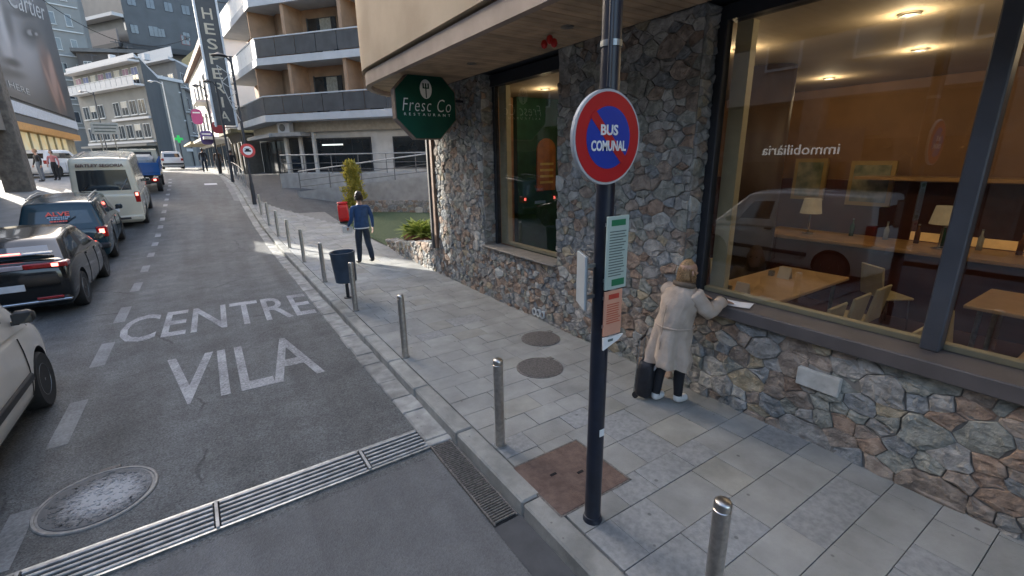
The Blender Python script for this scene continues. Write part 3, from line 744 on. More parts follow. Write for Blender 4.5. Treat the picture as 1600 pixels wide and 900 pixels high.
# ---------------------------------------------------------------- octagonal restaurant sign
os_ = thing('octagonal_sign', 'dark green octagonal restaurant sign hanging under the overhang', 'sign', (3.36, 7.7, 2.9))
sc_ = Vector((3.37, 7.7, 3.48)); Ro = .595
def octp(r): return [(sc_.x+r*math.cos(R(22.5+45*k)), sc_.z+r*math.sin(R(22.5+45*k))) for k in range(8)]
b = MB(); b.prism(octp(Ro), 7.7, 7.86, 'y'); b.build('case', mat('sign_rim_brown', (.16, .11, .085), .5, var=.15), os_)
b = MB(); b.prism(octp(Ro-.018), 7.693, 7.7, 'y'); b.build('face', M_GREEN, os_)
b = MB(); b.prism(octp(Ro-.018), 7.86, 7.867, 'y'); b.build('rear_face', M_GREEN, os_)
ov = [(sc_.x-.0+0.105*math.cos(a), sc_.z+.25+.15*math.sin(a)) for a in [2*math.pi*k/28 for k in range(28)]]
b = MB(); b.prism(ov, 7.686, 7.693, 'y'); em = b.build('emblem', M_CREAMW, os_)
b = MB(); x0 = sc_.x; z0 = sc_.z+.25
b.box(x0-.009, x0+.009, 7.682, 7.686, z0-.135, z0+.02)
for d in (-.045, 0, .045): b.box(x0+d-.012, x0+d+.012, 7.682, 7.686, z0+.025, z0+.09)
b.box(x0-.057, x0+.057, 7.682, 7.686, z0+.008, z0+.026); b.build('fork_mark', M_GREEN, em)
put_text('Fresc Co', M_CREAMW, os_, (sc_.x+.01, 7.690, sc_.z+.0), (1, 0, 0), (0, 0, 1), .3, fit=.88, hfit=.20, shear=.25, extrude=.002, bold=-.004, spacing=1.15)
put_text('RESTAURANT', M_CREAMW, os_, (sc_.x+.01, 7.690, sc_.z-.15), (1, 0, 0), (0, 0, 1), .07, fit=.84, hfit=.042, extrude=.002, spacing=2.2)
for pq in ([(sc_.x+.2, 7.78, sc_.z+.5), (sc_.x+.2, 7.78, 3.94)], [(sc_.x+.3, 7.78, sc_.z+.1), (4.2, 7.78, sc_.z+.1)]): b = MB(); b.tube(pq, .02, 8); b.build('bracket', M_DFRAME, os_)

# ---------------------------------------------------------------- bollards
def bollard():
    t = thing('bollard', '', 'bollard', (0, 0, 0), 'steel bollards along the kerb')
    b = MB(); b.lathe([(.043, -.03), (.043, .79), (.0395, .793), (.0395, .800), (.043, .803), (.043, .822), (.041, .834), (.033, .842), (.01, .846)], n=24)
    o = b.build('post', M_STEEL, t); smooth_by_angle(o, 40)
    b = MB(); b.lathe([(.058, -.01), (.058, .006), (.045, .009)], n=24); b.build('collar', M_JOINT, t)
    return t
bl0 = bollard()
labs = ['steel bollard cut off by the bottom edge right of the sign post', 'steel bollard beside the rusty square hatch',
        'steel bollard level with the road lettering, second beyond the hatch', 'steel bollard in front of the litter bin', 'steel bollard just past the litter bin',
        'second steel bollard past the litter bin', 'third steel bollard past the litter bin', 'fourth steel bollard past the litter bin, edge of the sunlit strip', 'second last steel bollard before the far lamp post', 'last steel bollard before the far lamp post']
bys = [1.0, 3.04, 5.36, 7.70, 10.07, 12.45, 14.75, 17.0, 19.4, 21.8]
for k, (yb, lb) in enumerate(zip(bys, labs)):
    o = bl0 if k == 0 else copy_tree(bl0)
    place(o, (1.84+(0.0 if k < 6 else 0.0)+random.uniform(-.006, .006)+(.035 if k == 0 else 0), yb, zr(yb)+.13), 0, lb)
    o.rotation_euler = (random.uniform(-.008, .008), random.uniform(-.008, .008), random.uniform(0, 6))

# ---------------------------------------------------------------- sign post
SPX, SPY = 1.92, 1.94
sp0 = thing('sign_post', 'tall navy blue steel sign post standing by the rusty hatch', 'post', (SPX, SPY, .13))
b = MB(); b.lathe([(.068, .12), (.068, .14), (.060, .15), (.060, .17), (.0555, .172), (.0535, 2.9), (.052, 4.0), (.051, 7.5)], (SPX, SPY, 0), 24); o = b.build('pole', M_NAVY, sp0); smooth_by_angle(o, 40)
b = MB(); b.lathe([(.0585, 3.155), (.0585, 3.185)], (SPX, SPY, 0), 24); b.build('clamp', M_DSTEEL, sp0)
b = MB(); b.box(SPX-.02, SPX+.02, SPY-.0575, SPY-.054, .83, .88); b.build('sticker', M_WHITE, sp0)
b = MB(); b.tube([(SPX-.045, SPY-.04, 2.95), (SPX-.05, SPY-.045, 3.6), (SPX-.05, SPY-.045, 7.4)], .012, 8); b.build('conduit', M_NAVY, sp0)
rs = thing('round_sign', 'round red and blue no-parking sign lettered for buses on the navy post', 'sign', (1.82, 1.855, 2.47))
C0 = Vector((1.835, 1.853, 2.695)); RS = .243
def disc(name, r, y0, y1, m, n=48):
    b = MB(); b.lathe([(r, y0), (r, y1)], (C0.x, 0, C0.z), n, 'y'); return b.build(name, m, rs)
disc('backing', RS, C0.y, C0.y+.02, mat('sign_back_grey', (.38, .39, .40), .5)); disc('rim', RS-.002, C0.y-.004, C0.y, mat('rim_grey', (.42, .43, .44), .5))
disc('red_ring', RS-.014, C0.y-.007, C0.y-.004, M_RED); disc('blue_disc', .158, C0.y-.009, C0.y-.007, M_BLUE)
b = MB(); ca = R(45); M_ = Matrix.Translation((C0.x, C0.y, C0.z)) @ Matrix.Rotation(ca, 4, 'Y'); b.box(-.165, .165, -.011, -.009, -.024, .024, M_); b.build('red_bar', M_RED, rs)
put_text('BUS', M_WHITE, rs, (C0.x, C0.y-.0125, C0.z+.04), (1, 0, 0), (0, 0, 1), .07, fit=.125, hfit=.054, bold=.002, extrude=.001)
put_text('COMUNAL', M_WHITE, rs, (C0.x, C0.y-.0125, C0.z-.04), (1, 0, 0), (0, 0, 1), .07, fit=.255, hfit=.054, bold=.002, extrude=.001)
for zq in (-.09, .11): b = MB(); b.box(C0.x+.04, C0.x+.14, C0.y+.02, C0.y+.045, C0.z+zq-.01, C0.z+zq+.01); b.build('bracket', M_DSTEEL, rs)
M_INK = flat('print_ink', (.10, .13, .12), .6); M_DGREEN = flat('board_green', (.02, .16, .07), .5); M_ORANGE = mat('board_orange', (.60, .30, .20), .5, var=.06, scale=5)
def board(name, label, x0, x1, y, z0, z1, m, head, hz, rows, ink, foot=None, tilt=0):
    t = thing(name, label, 'notice board', ((x0+x1)/2, y, z0), 'timetable boards on the sign post')
    b = MB(); b.cbox(x0, x1, y, y+.012, z0, z1, .002); b.build('panel', m, t)
    b = MB(); b.box(x0+.03, x1-.03, y-.002, y, z1-hz-.02, z1-.02); b.build('heading', head, t)
    rg_ = random.Random(len(label)); n = rows
    for k in range(n):
        zz = z1-hz-.05-(z1-z0-hz-.12)*k/n; b = MB(); e = rg_.uniform(.012, .05)
        b.box(x0+.02, x1-e, y-.0015, y, zz-.006, zz); b.build('print_line', ink, t)
    if foot: b = MB(); b.box(x0+.05, x1-.02, y-.002, y, z0+.02, z0+.06); b.build('footer', foot, t)
    for zq in (z1-.05, z0+.05): b = MB(); b.box(x0+.02, x0+.07, y+.012, y+.04, zq-.01, zq+.01); b.build('bracket', M_DSTEEL, t)
    return t
M_MINT = mat('board_mint', (.40, .48, .43), .45, var=.06, scale=5)
board('bus_timetable', 'pale green bus timetable board below the round sign', 1.858, 2.03, 1.848, 1.845, 2.275, M_MINT, M_DGREEN, .035, 17, M_INK, M_DGREEN)
board('orange_timetable', 'orange timetable board under the pale green one', 1.86, 2.005, 1.848, 1.555, 1.835, M_ORANGE, mat('logo_red', (.45, .05, .03), .5), .03, 9, flat('orange_ink', (.45, .10, .05)))
wl_ = thing('white_tag', 'small white triangular plate below the orange timetable', 'plate', (1.92, 1.85, 1.46))
b = MB(); b.prism([(1.86, 1.548), (2.03, 1.54), (1.99, 1.51), (1.865, 1.465)], 1.848, 1.858, 'y'); b.build('plate', M_WHITE, wl_)
b = MB(); b.box(1.90, 1.94, 1.845, 1.848, 1.515, 1.53); b.build('mark', M_INK, wl_)
gb = thing('side_board', 'grey timetable board seen from behind on the left of the post', 'notice board', (1.80, 1.95, 1.72))
b = MB(); Mb = Matrix.Translation((1.80, 1.99, 0)) @ Matrix.Rotation(R(62), 4, 'Z'); b.cbox(-.10, .10, -.006, .006, 1.73, 2.05, .002, Mb); b.build('panel', mat('board_grey', (.36, .40, .42), .45, var=.05), gb)
b = MB(); b.box(-.105, .105, -.010, -.0065, 2.03, 2.055, Mb); b.box(-.105, .105, -.010, -.0065, 1.725, 1.75, Mb); b.box(-.105, -.09, -.010, -.0065, 1.75, 2.03, Mb); b.box(.09, .105, -.010, -.0065, 1.75, 2.03, Mb); b.build('frame', M_DSTEEL, gb)
for zq in (1.79, 1.98): b = MB(); b.box(1.80, 1.875, 1.94, 1.96, zq-.01, zq+.01); b.build('bracket', M_DSTEEL, gb)

# ---------------------------------------------------------------- litter bin
lb = thing('litter_bin', 'dark blue-grey round litter bin on a short post by the kerb', 'bin', (1.93, 8.5, .13))
M_BIN = mat('bin_paint', (.035, .055, .085), .5, var=.2, scale=6)
b = MB(); Mt_ = Matrix.Translation((1.93, 8.5, .13)) @ Matrix.Rotation(R(-2), 4, 'Y')
b.lathe([(.17, .33), (.185, .34), (.215, .86), (.225, .875), (.225, .89), (.205, .89), (.2, .86), (.165, .38), (.02, .375)], n=28, M=Mt_); smooth_by_angle(b.build('basket', M_BIN, lb), 40)
b = MB(); b.lathe([(.19, .70), (.192, .72)], n=28, M=Mt_); b.build('liner', M_VOID, lb)
b = MB(); b.tube([(1.93, 8.56, .13), (1.93, 8.56, .50)], .03, 12); b.build('post', M_DFRAME, lb)
b = MB(); b.lathe([(.075, .0), (.075, .012), (.03, .014)], (1.93, 8.56, .13), 16); b.build('base_plate', M_DFRAME, lb)
# ---------------------------------------------------------------- vehicle kit (local: +y forward, origin on the ground under the middle)
M_TYRE = mat('tyre', (.018, .018, .019), .8, var=.2, scale=30)
M_RIM = mat('alloy', (.34, .35, .36), .35, metal=.8, var=.1)
M_CGLASS = mat('car_glass', (.018, .023, .027), .06, var=.1, scale=2, spec=.9)
M_TAIL = mat('tail_red', (.30, .008, .008), .2, var=.1, coat=.6)
M_BRAKE = mat('brake_lit', (.9, .15, .12), .3, emit=(1, .16, .12), estr=1.6)
M_PLATE = flat('number_plate', (.62, .64, .66), .5)
M_PLASTIC = mat('bumper_plastic', (.022, .023, .025), .55, var=.15, scale=12)
M_CHROME = mat('chrome', (.6, .62, .64), .18, metal=1, var=.05)
M_HEAD = mat('headlamp', (.6, .62, .64), .08, var=.1, spec=.9)
def paint(name, col, coat=.5): return mat(name, col, .14, var=.07, scale=1.5, coat=coat, spec=.3)
def cage(I, J, K, pos, fmat, mats, bottom=True, sub=2):
    bm = bmesh.new(); V = {}
    def v(i, j, k):
        if (i, j, k) not in V: V[(i, j, k)] = bm.verts.new(pos(i, j, k))
        return V[(i, j, k)]
    def f(kind, a, c, q):
        fc = bm.faces.new([v(*p) for p in q]); fc.material_index = fmat(kind, a, c); fc.smooth = True
    for j in range(J):
        for k in range(K):
            f('left', j, k, [(0, j, k), (0, j, k+1), (0, j+1, k+1), (0, j+1, k)]); f('right', j, k, [(I, j, k), (I, j+1, k), (I, j+1, k+1), (I, j, k+1)])
    for i in range(I):
        for k in range(K):
            f('rear', i, k, [(i, 0, k), (i+1, 0, k), (i+1, 0, k+1), (i, 0, k+1)]); f('front', i, k, [(i, J, k), (i, J, k+1), (i+1, J, k+1), (i+1, J, k)])
        for j in range(J):
            f('top', i, j, [(i, j, K), (i+1, j, K), (i+1, j+1, K), (i, j+1, K)])
            if bottom: f('bottom', i, j, [(i, j, 0), (i, j+1, 0), (i+1, j+1, 0), (i+1, j, 0)])
    bmesh.ops.recalc_face_normals(bm, faces=bm.faces)
    me = bpy.data.meshes.new('cage'); bm.to_mesh(me); bm.free()
    for m in mats: me.materials.append(m)
    o = bpy.data.objects.new('cage', me); COL.objects.link(o)
    s = o.modifiers.new('s', 'SUBSURF'); s.levels = s.render_levels = sub
    return o
def split_by_mat(me, names, parent, mats):
    """one object for each connected patch of each material"""
    bm = bmesh.new(); bm.from_mesh(me); bm.faces.ensure_lookup_table(); seen = set(); outs = []
    for f0 in bm.faces:
        if f0.index in seen: continue
        st = [f0]; seen.add(f0.index); grp = []
        while st:
            f = st.pop(); grp.append(f)
            for e in f.edges:
                for g in e.link_faces:
                    if g.index not in seen and g.material_index == f0.material_index: seen.add(g.index); st.append(g)
        b = MB(); mp = {}
        for f in grp:
            b.face([mp.setdefault(v.index, None) if mp.get(v.index) is not None else mp.__setitem__(v.index, b.vert(v.co)) or mp[v.index] for v in f.verts])
        o = b.build(names[f0.material_index], mats[f0.material_index], parent, smooth=True, fix=False); outs.append((f0.material_index, o))
    bm.free(); return outs
def interp(tab, y):
    if y <= tab[0][0]: return tab[0][1:]
    for a, c in zip(tab, tab[1:]):
        if y <= c[0]:
            t = (y-a[0])/(c[0]-a[0]); return tuple(p+(q-p)*t for p, q in zip(a[1:], c[1:]))
    return tab[-1][1:]
XS = [-1, -.86, -.3, .3, .86, 1]
def wheel(parent, x, y, r, side, w=.2, rim=.62, spokes=5):
    b = MB(); s = side
    prof = [(r*rim, -w/2), (r*.93, -w/2), (r*.985, -w*.38), (r, -w*.2), (r, w*.2), (r*.985, w*.38), (r*.93, w/2), (r*rim, w/2*.9)]
    b.lathe(prof, (x, y, r), 32, 'x'); t = b.build('wheel', M_TYRE, parent); smooth_by_angle(t, 50)
    b = MB(); b.lathe([(r*rim, -w*.46*s), (r*rim, w*.40*s), (r*rim*.93, w*.46*s), (r*rim*.9, w*.30*s), (r*.3, w*.25*s), (.02, w*.25*s)], (x, y, r), 28, 'x')
    for k in range(spokes):
        a = 2*math.pi*k/spokes; Mx = Matrix.Translation((x, y, r)) @ Matrix.Rotation(a, 4, 'X')
        b.box(min(w*.28*s, w*.42*s), max(w*.28*s, w*.42*s), -r*.09, r*.09, r*.08, r*rim*.95, Mx)
    b.lathe([(r*.16, w*.25*s), (r*.16, w*.44*s), (r*.05, w*.45*s)], (x, y, r), 14, 'x')
    smooth_by_angle(b.build('rim', M_RIM, t), 40)
def car(name, label, sp):
    root = thing(name, label, sp.get('cat', 'car'), (0, 0, 0), sp.get('group'))
    W = sp['W']/2; st = sp['low']; zb = sp.get('zb', .2); J = len(st)-1
    fr = sp.get('fr', [0, .2, .55, .9, 1.0]); xm = sp.get('xm', [.92, .985, 1.0, .975, .90]); ro = sp.get('rear_off', [.10, 0, .0, .02, .08]); fo = sp.get('front_off', [-.10, 0, -.02, -.06, -.14])
    def pl(i, j, k):
        y, zs, pw = st[j]; x = XS[i]*W*pw*xm[k]; z = zb+(zs-zb)*fr[k]
        if k == 4: z += .03*(1-XS[i]**2)
        e = (1-abs(XS[i])**3)*sp.get('bow', .06)
        if j == 0: y += ro[k]-e
        if j == J: y += fo[k]+e
        return (x, y, z)
    bp = sp['paint']; o = cage(5, J, 4, pl, lambda *a: 0, [bp])
    cut = MB()
    for wy in sp['wheels']:
        for s in (-1, 1): cut.lathe([(sp['r']+.055, 0), (sp['r']+.055, .45)], (W-.26 if s > 0 else -W-.19, wy, sp['r']+.01), 28, 'x')
    co = cut.build('cut', M_PLASTIC)
    bo = o.modifiers.new('b', 'BOOLEAN'); bo.operation = 'DIFFERENCE'; bo.object = co; bo.solver = 'EXACT'
    try: bo.material_mode = 'TRANSFER'
    except Exception: pass
    me = eval_mesh(o, 'body'); bpy.data.objects.remove(o); bpy.data.objects.remove(co)
    body = link('body', me, root); smooth_by_angle(body, 38)
    # greenhouse
    gb_, gt_ = sp['gb'], sp['gt']; G = len(gb_)-1; roof = sp['roof']; wt = sp.get('wt', .80); wbm = sp.get('wb', .95); lev = sp.get('lev', [0, .14, .80, 1.0])
    def pg(i, j, k):
        t = lev[k]; y = gb_[j]+(gt_[j]-gb_[j])*t; zs, pw = interp(st, gb_[j])[:2]
        z0 = zs-.045; zt = interp(roof, gt_[j])[0]; wy = W*(wbm*min(1, pw*1.01)+(wt-wbm)*t**1.1)
        x = XS[i]*wy; z = z0+(zt-z0)*t
        if k == 3: z += .045*(1-XS[i]**2)
        if j == 0: y -= sp.get('rbow', .07)*(1-abs(XS[i])**2.2)
        if j == G: y += .16*(1-abs(XS[i])**2.2)
        return (x, y, z)
    gl = set(sp['glass'])
    def fm(kind, a, c):
        if kind in ('left', 'right') and c == 1: return 1 if a in gl else (2 if a in sp.get('bpil', ()) else 0)
        if kind == 'rear' and c == 1 and 1 <= a <= 3 and sp.get('rearglass', True): return 1
        if kind == 'front' and c == 1 and 1 <= a <= 3: return 1
        return 0
    o = cage(5, G, 3, pg, fm, [bp, M_CGLASS, M_PLASTIC], bottom=False); me = eval_mesh(o, 'roof'); bpy.data.objects.remove(o)
    split_by_mat(me, ['cabin_shell', 'window', 'pillar_trim'], root, [bp, sp.get('glassmat', M_CGLASS), M_PLASTIC])
    for wy in sp['wheels']:
        for s in (-1, 1): wheel(root, s*(W-.115), wy, sp['r'], s, rim=sp.get('rim', .64), spokes=sp.get('spokes', 5))
    yr = st[0][0]
    b = MB(); b.box(-W*.8, W*.8, yr+.3, st[-1][0]-.3, zb-.04, zb+.1); b.build('underbody', M_BLACK, root)
    for s in (-1, 1):      # mirrors, handles
        my = sp['mirror']; zs = interp(st, my)[0]; b = MB(); b.cbox(-.085, .085, -.06, .06, -.06, .07, .035, Matrix.Translation((s*(W+.06), my, zs+.09))); mo = b.build('mirror', sp.get('mirrormat', bp), root)
        smooth_by_angle(mo, 60)
        b = MB(); b.box(min(s*(W-.04), s*(W+.02)), max(s*(W-.04), s*(W+.02)), my-.02, my+.03, zs+.02, zs+.06); b.build('mirror_arm', M_PLASTIC, mo)
        b = MB(); b.box(-.07, .07, -.064, -.060, -.045, .055, Matrix.Translation((s*(W+.06), my, zs+.09))); b.build('mirror_glass', M_CGLASS, mo)
        for hy in sp.get('handles', ()):
            zh = interp(st, hy)[0]-.10; b = MB(); b.cbox(min(s*(W*.962), s*(W*.962+.022)), max(s*(W*.962), s*(W*.962+.022)), hy-.09, hy+.09, zh-.016, zh+.016, .006); b.build('door_handle', sp.get('handlemat', bp), root)
        for dy in sp.get('seams', ()):
            zs = interp(st, dy)[0]; b = MB()
            pts = [(s*(W*m+.0015), dy, zb+(zs-zb)*f_) for f_, m in ((.12, .96), (.3, .985), (.5, .996), (.7, .99), (.86, .972))]
            b.tube(pts, .006, 5); b.build('door_seam', M_BLACK, root)
    b = MB(); b.cbox(-.26, .26, yr-.075+sp.get('plate_dy', 0), yr-.045+sp.get('plate_dy', 0), sp.get('plate_z', .62)-.055, sp.get('plate_z', .62)+.055, .004); b.build('number_plate', M_PLATE, root)
    for s in (-1, 1):
        b = MB(); yf = st[-1][0]; b.cbox(-.17, .17, -.12, .05, -.07, .07, .03, Matrix.Translation((s*W*.60, yf-.12, sp.get('head_z', .66))) @ Matrix.Rotation(-s*.35, 4, 'Z')); smooth_by_angle(b.build('headlight', M_HEAD, root), 60)
    return root
def rear_light(root, W, yr, x0, x1, z0, z1, dy, lit=None, wrap=.12, m=None):
    for s in (-1, 1):
        b = MB(); b.cbox(min(s*x0, s*x1), max(s*x0, s*x1), yr-dy, yr-dy+wrap+.05, z0, z1, .015); t = b.build('tail_light', m or M_TAIL, root)
        if lit: b = MB(); xc = s*lit[0]; b.cbox(xc-lit[2], xc+lit[2], yr-dy-.006, yr-dy, lit[1]-lit[3], lit[1]+lit[3], .002); b.build('lamp', M_BRAKE, t)
# ---------------------------------------------------------------- the queue of vehicles
# black hatchback
P_BLACK = paint('black_car_paint', (.010, .011, .012))
bh = car('hatchback', 'black hatchback with brake lights on, behind the dark blue estate car', dict(W=1.80, paint=P_BLACK, r=.33, wheels=(-1.38, 1.32), group='vehicles queueing in the left lane',
    low=[(-2.12, .98, .90), (-2.02, 1.02, .95), (-1.6, 1.04, 1), (-.9, 1.0, 1), (0, .96, 1), (.8, .95, 1), (1.35, .90, .99), (1.75, .82, .96), (2.05, .72, .88), (2.13, .62, .80)],
    gb=[-2.0, -1.72, -.62, -.52, .62, 1.15], gt=[-1.30, -1.12, -.48, -.40, .06, .22], roof=[(-1.35, 1.30), (-.9, 1.38), (-.3, 1.42), (.3, 1.40)], glass=(1, 3), bpil=(2,), wt=.74, mirror=.80, handles=(-.45, .5), seams=(-.62, .35, 1.05), rbow=.12, plate_z=.60, glassmat=mat('tinted_glass_blue', (.05, .075, .10), .05, var=.2, scale=1.2, spec=.9)))
rear_light(bh, .9, -2.12, .30, .86, .90, .985, .05, (.70, .945, .045, .028), wrap=.22)
b = MB(); b.cbox(-.30, .30, -2.185, -2.10, .905, .98, .01); b.build('light_bar', mat('clear_lamp', (.42, .36, .38), .15, coat=.6), bh)
b = MB(); b.cbox(-.66, .66, -1.99, -1.80, 1.115, 1.145, .012); b.build('spoiler', mat('spoiler_edge', (.35, .40, .44), .2, coat=.5), bh)
b = MB(); b.cbox(-.28, .28, -1.995, -1.975, 1.148, 1.17, .005); b.build('brake_strip', M_BRAKE, bh)
b = MB(); b.cbox(-.80, .80, -2.175, -2.05, .30, .34, .01); b.build('bumper_strip', M_CHROME, bh)
for xa in (-.70, .36): b = MB(); b.cbox(xa, xa+.34, -2.178, -2.10, .36, .40, .008); b.build('reflector', M_TAIL, bh)
place(bh, (-3.10, 13.0, 0), R(.8))
# dark blue-green estate car
P_TEAL = paint('teal_car_paint', (.012, .035, .050))
es = car('estate_car', 'dark blue-green estate car with red lettering on its rear window', dict(W=1.72, paint=P_TEAL, r=.31, wheels=(-1.28, 1.27), group='vehicles queueing in the left lane',
    low=[(-2.2, .90, .92), (-2.12, .93, .96), (-1.7, .95, 1), (-.9, .94, 1), (0, .93, 1), (.8, .92, 1), (1.3, .88, .99), (1.75, .82, .97), (2.05, .73, .90), (2.15, .62, .84)],
    gb=[-2.16, -2.0, -1.22, -1.12, -.12, -.02, .72, 1.22], gt=[-1.86, -1.74, -1.12, -1.04, -.12, -.04, .30, .44], roof=[(-1.9, 1.43), (-1.2, 1.47), (0, 1.47), (.5, 1.43)], glass=(1, 3, 5), bpil=(2, 4), wt=.76, mirror=.78, handles=(-.85, .15), seams=(-1.1, -.1, 1.0), plate_z=.66, glassmat=mat('estate_glass', (.028, .05, .062), .05, var=.2, scale=1.2, spec=.9)))
rear_light(es, .86, -2.2, .62, .84, .66, .90, .04, (.73, .80, .05, .05), wrap=.22)
b = MB(); b.cbox(-.83, .83, -2.31, -2.12, .40, .52, .03); b.build('bumper', M_PLASTIC, es)
for s in (-1, 1):
    b = MB(); b.tube([(s*.56, -1.65, 1.515), (s*.575, -1.0, 1.545), (s*.575, -.2, 1.545), (s*.56, .2, 1.515)], .016, 8); b.build('roof_rail', M_DSTEEL, es)
b = MB(); b.tube([(.05, -2.19, 1.0), (.30, -2.10, 1.16)], .009, 6); b.build('wiper', M_BLACK, es)
M_ALVE = flat('red_sticker', (.75, .10, .07), .5); M_LBLUE = flat('blue_sticker', (.28, .38, .48), .5)
tu = Vector((0, .30, .43)).normalized()
def on_rw(x, t): return (x, -2.235+.24*t-.0, .99+.38*t)
put_text('ALVE', M_ALVE, es, on_rw(-.02, .62), (1, 0, 0), tu, .16, fit=.44, hfit=.105, extrude=.002, bold=.004)
for (t_, w_, m_) in ((.44, .42, M_LBLUE), (.34, .36, M_LBLUE), (.22, .34, M_ALVE)):
    p_ = Vector(on_rw(0, t_)); b = MB(); Ms_ = Matrix.Translation(p_) @ Matrix.Rotation(math.atan2(.43, .30), 4, 'X'); x_ = -w_/2
    while x_ < w_/2-.02:
        l_ = random.uniform(.02, .06); b.box(x_, x_+l_, -.016, .016, 0, .004, Ms_); x_ += l_+.012
    b.build('small_print', m_, es)
es.scale = (1.04, 1.0, 1.12); place(es, (-3.24, 18.15, .16), R(2.0)); es.rotation_euler[0] = R(3.2)
# cream minibus
P_CREAM = paint('cream_van_paint', (.50, .47, .38), .35)
mb = car('minibus', 'cream minibus with dark lettering above its big rear window', dict(W=1.98, paint=P_CREAM, r=.34, wheels=(-1.5, 1.75), cat='minibus', group='vehicles queueing in the left lane', zb=.26,
    low=[(-2.6, 1.22, .975), (-2.54, 1.25, .99), (-2.0, 1.25, 1), (-1, 1.25, 1), (0, 1.25, 1), (1.0, 1.22, 1), (1.6, 1.15, 1), (2.2, 1.02, .97), (2.5, .92, .9), (2.6, .8, .85)],
    rear_off=[.03, 0, 0, 0, .01], gb=[-2.58, -2.36, -1.28, -1.16, .0, .12, 1.15, 1.7], gt=[-2.46, -2.28, -1.25, -1.15, .0, .1, .7, .9], roof=[(-2.5, 2.36), (-1, 2.42), (.5, 2.42), (1.0, 2.35)], glass=(1, 3, 5), wt=.87, wb=.985, lev=[0, .03, .80, 1.0], mirror=1.25, handles=(.3,), seams=(-1.2, .05, 1.1), plate_z=.72, rbow=.03, head_z=.8))
rear_light(mb, .99, -2.6, .80, .955, .95, 1.30, .03, (.875, 1.22, .04, .05), wrap=.12)
b = MB(); b.cbox(-.96, .96, -2.72, -2.5, .34, .52, .04); b.build('bumper', P_CREAM, mb)
b = MB(); b.cbox(-.55, .55, -2.735, -2.70, .40, .47, .01); b.build('step_pad', M_PLASTIC, mb)
b = MB(); b.cbox(-.12, .12, -2.64, -2.60, 1.02, 1.08, .01); b.build('tailgate_handle', M_PLASTIC, mb)
b = MB(); b.tube([(-.70, -2.655, 1.36), (-.45, -2.61, 1.55)], .014, 6); b.build('wiper', M_BLACK, mb)
b = MB(); b.tube([(.45, -2.655, 1.38), (.70, -2.61, 1.75)], .014, 6); b.build('wiper', M_DSTEEL, mb)
M_LET = flat('van_lettering', (.10, .045, .03), .5)
put_text('BIRTLEY SEGORIA', M_LET, mb, (0, -2.565, 2.17), (1, 0, 0), (0, .13, 1), .14, fit=1.34, hfit=.10, extrude=.012, bold=.004, shear=.15)
for xx in (-.6, .6): 
    b = MB(); b.tube([(xx, -2.2, 2.435), (xx, -.5, 2.475)], .02, 8); b.build('roof_rail', P_CREAM, mb)
mb.scale = (.95, 1, 1.06); place(mb, (-2.92, 24.2, .50), R(1.0)); mb.rotation_euler[0] = R(5.0)
# small blue tipper truck
P_TRB = paint('truck_blue', (.018, .085, .26), .2)
tr = thing('blue_truck', 'small truck with a blue open-sided load body ahead of the minibus', 'truck', (0, 0, 0), 'vehicles queueing in the left lane')
b = MB(); b.cbox(-.95, .95, -2.4, 1.0, .95, 1.10, .02); b.build('load_floor', P_TRB, tr)
for s in (-1, 1):
    b = MB(); b.cbox(s*.93-.03, s*.93+.03, -2.36, 1.0, 1.10, 1.62, .012); b.build('side_board', P_TRB, tr)
    for k in range(6):
        b = MB(); yy = -2.3+k*.64; b.box(s*.93-.04, s*.93+.04, yy-.03, yy+.03, 1.06, 1.66); b.build('stake', P_TRB, tr)
b = MB(); b.cbox(-.95, .95, -2.43, -2.37, 1.08, 1.58, .012); b.build('tailgate', P_TRB, tr)
b = MB(); b.cbox(-.90, .90, 1.10, 2.5, .55, 1.35, .12); smooth_by_angle(b.build('cab_body', P_CREAM, tr), 60)
b = MB(); b.loft([[(-.88, 1.15, 1.33), (.88, 1.15, 1.33), (.88, 2.45, 1.33), (-.88, 2.45, 1.33)], [(-.80, 1.2, 2.0), (.80, 1.2, 2.0), (.80, 2.05, 2.0), (-.80, 2.05, 2.0)]]); b.build('cab_top', P_CREAM, tr)
b = MB(); b.box(-.6, .6, 1.165, 1.19, 1.5, 1.9); b.build('rear_window', M_CGLASS, tr)
b = MB(); b.box(-.45, .45, -2.3, 2.3, .5, .92); b.build('chassis', M_BLACK, tr)
b = MB(); b.cbox(-.9, .9, -2.42, -2.30, .55, .78, .02); b.build('rear_beam', M_PLASTIC, tr)
for s in (-1, 1):
    b = MB(); b.cbox(s*.68-.16, s*.68+.16, -2.46, -2.40, .66, .80, .01); t = b.build('tail_light', M_TAIL, tr)
    b = MB(); b.cbox(s*.68-.06, s*.68+.06, -2.466, -2.46, .69, .77, .003); b.build('lamp', M_BRAKE, t)
    for wy in (-1.4, 1.7): wheel(tr, s*.78, wy, .36, s, .22)
b = MB(); b.cbox(-.7, .7, -1.6, .6, 1.1, 1.80, .15); b.build('load', mat('grey_tarpaulin', (.30, .31, .31), .8, bump=.4, bscale=6), tr)
place(tr, (-2.72, 32.5, 1.27), R(1)); tr.rotation_euler[0] = R(4.5)
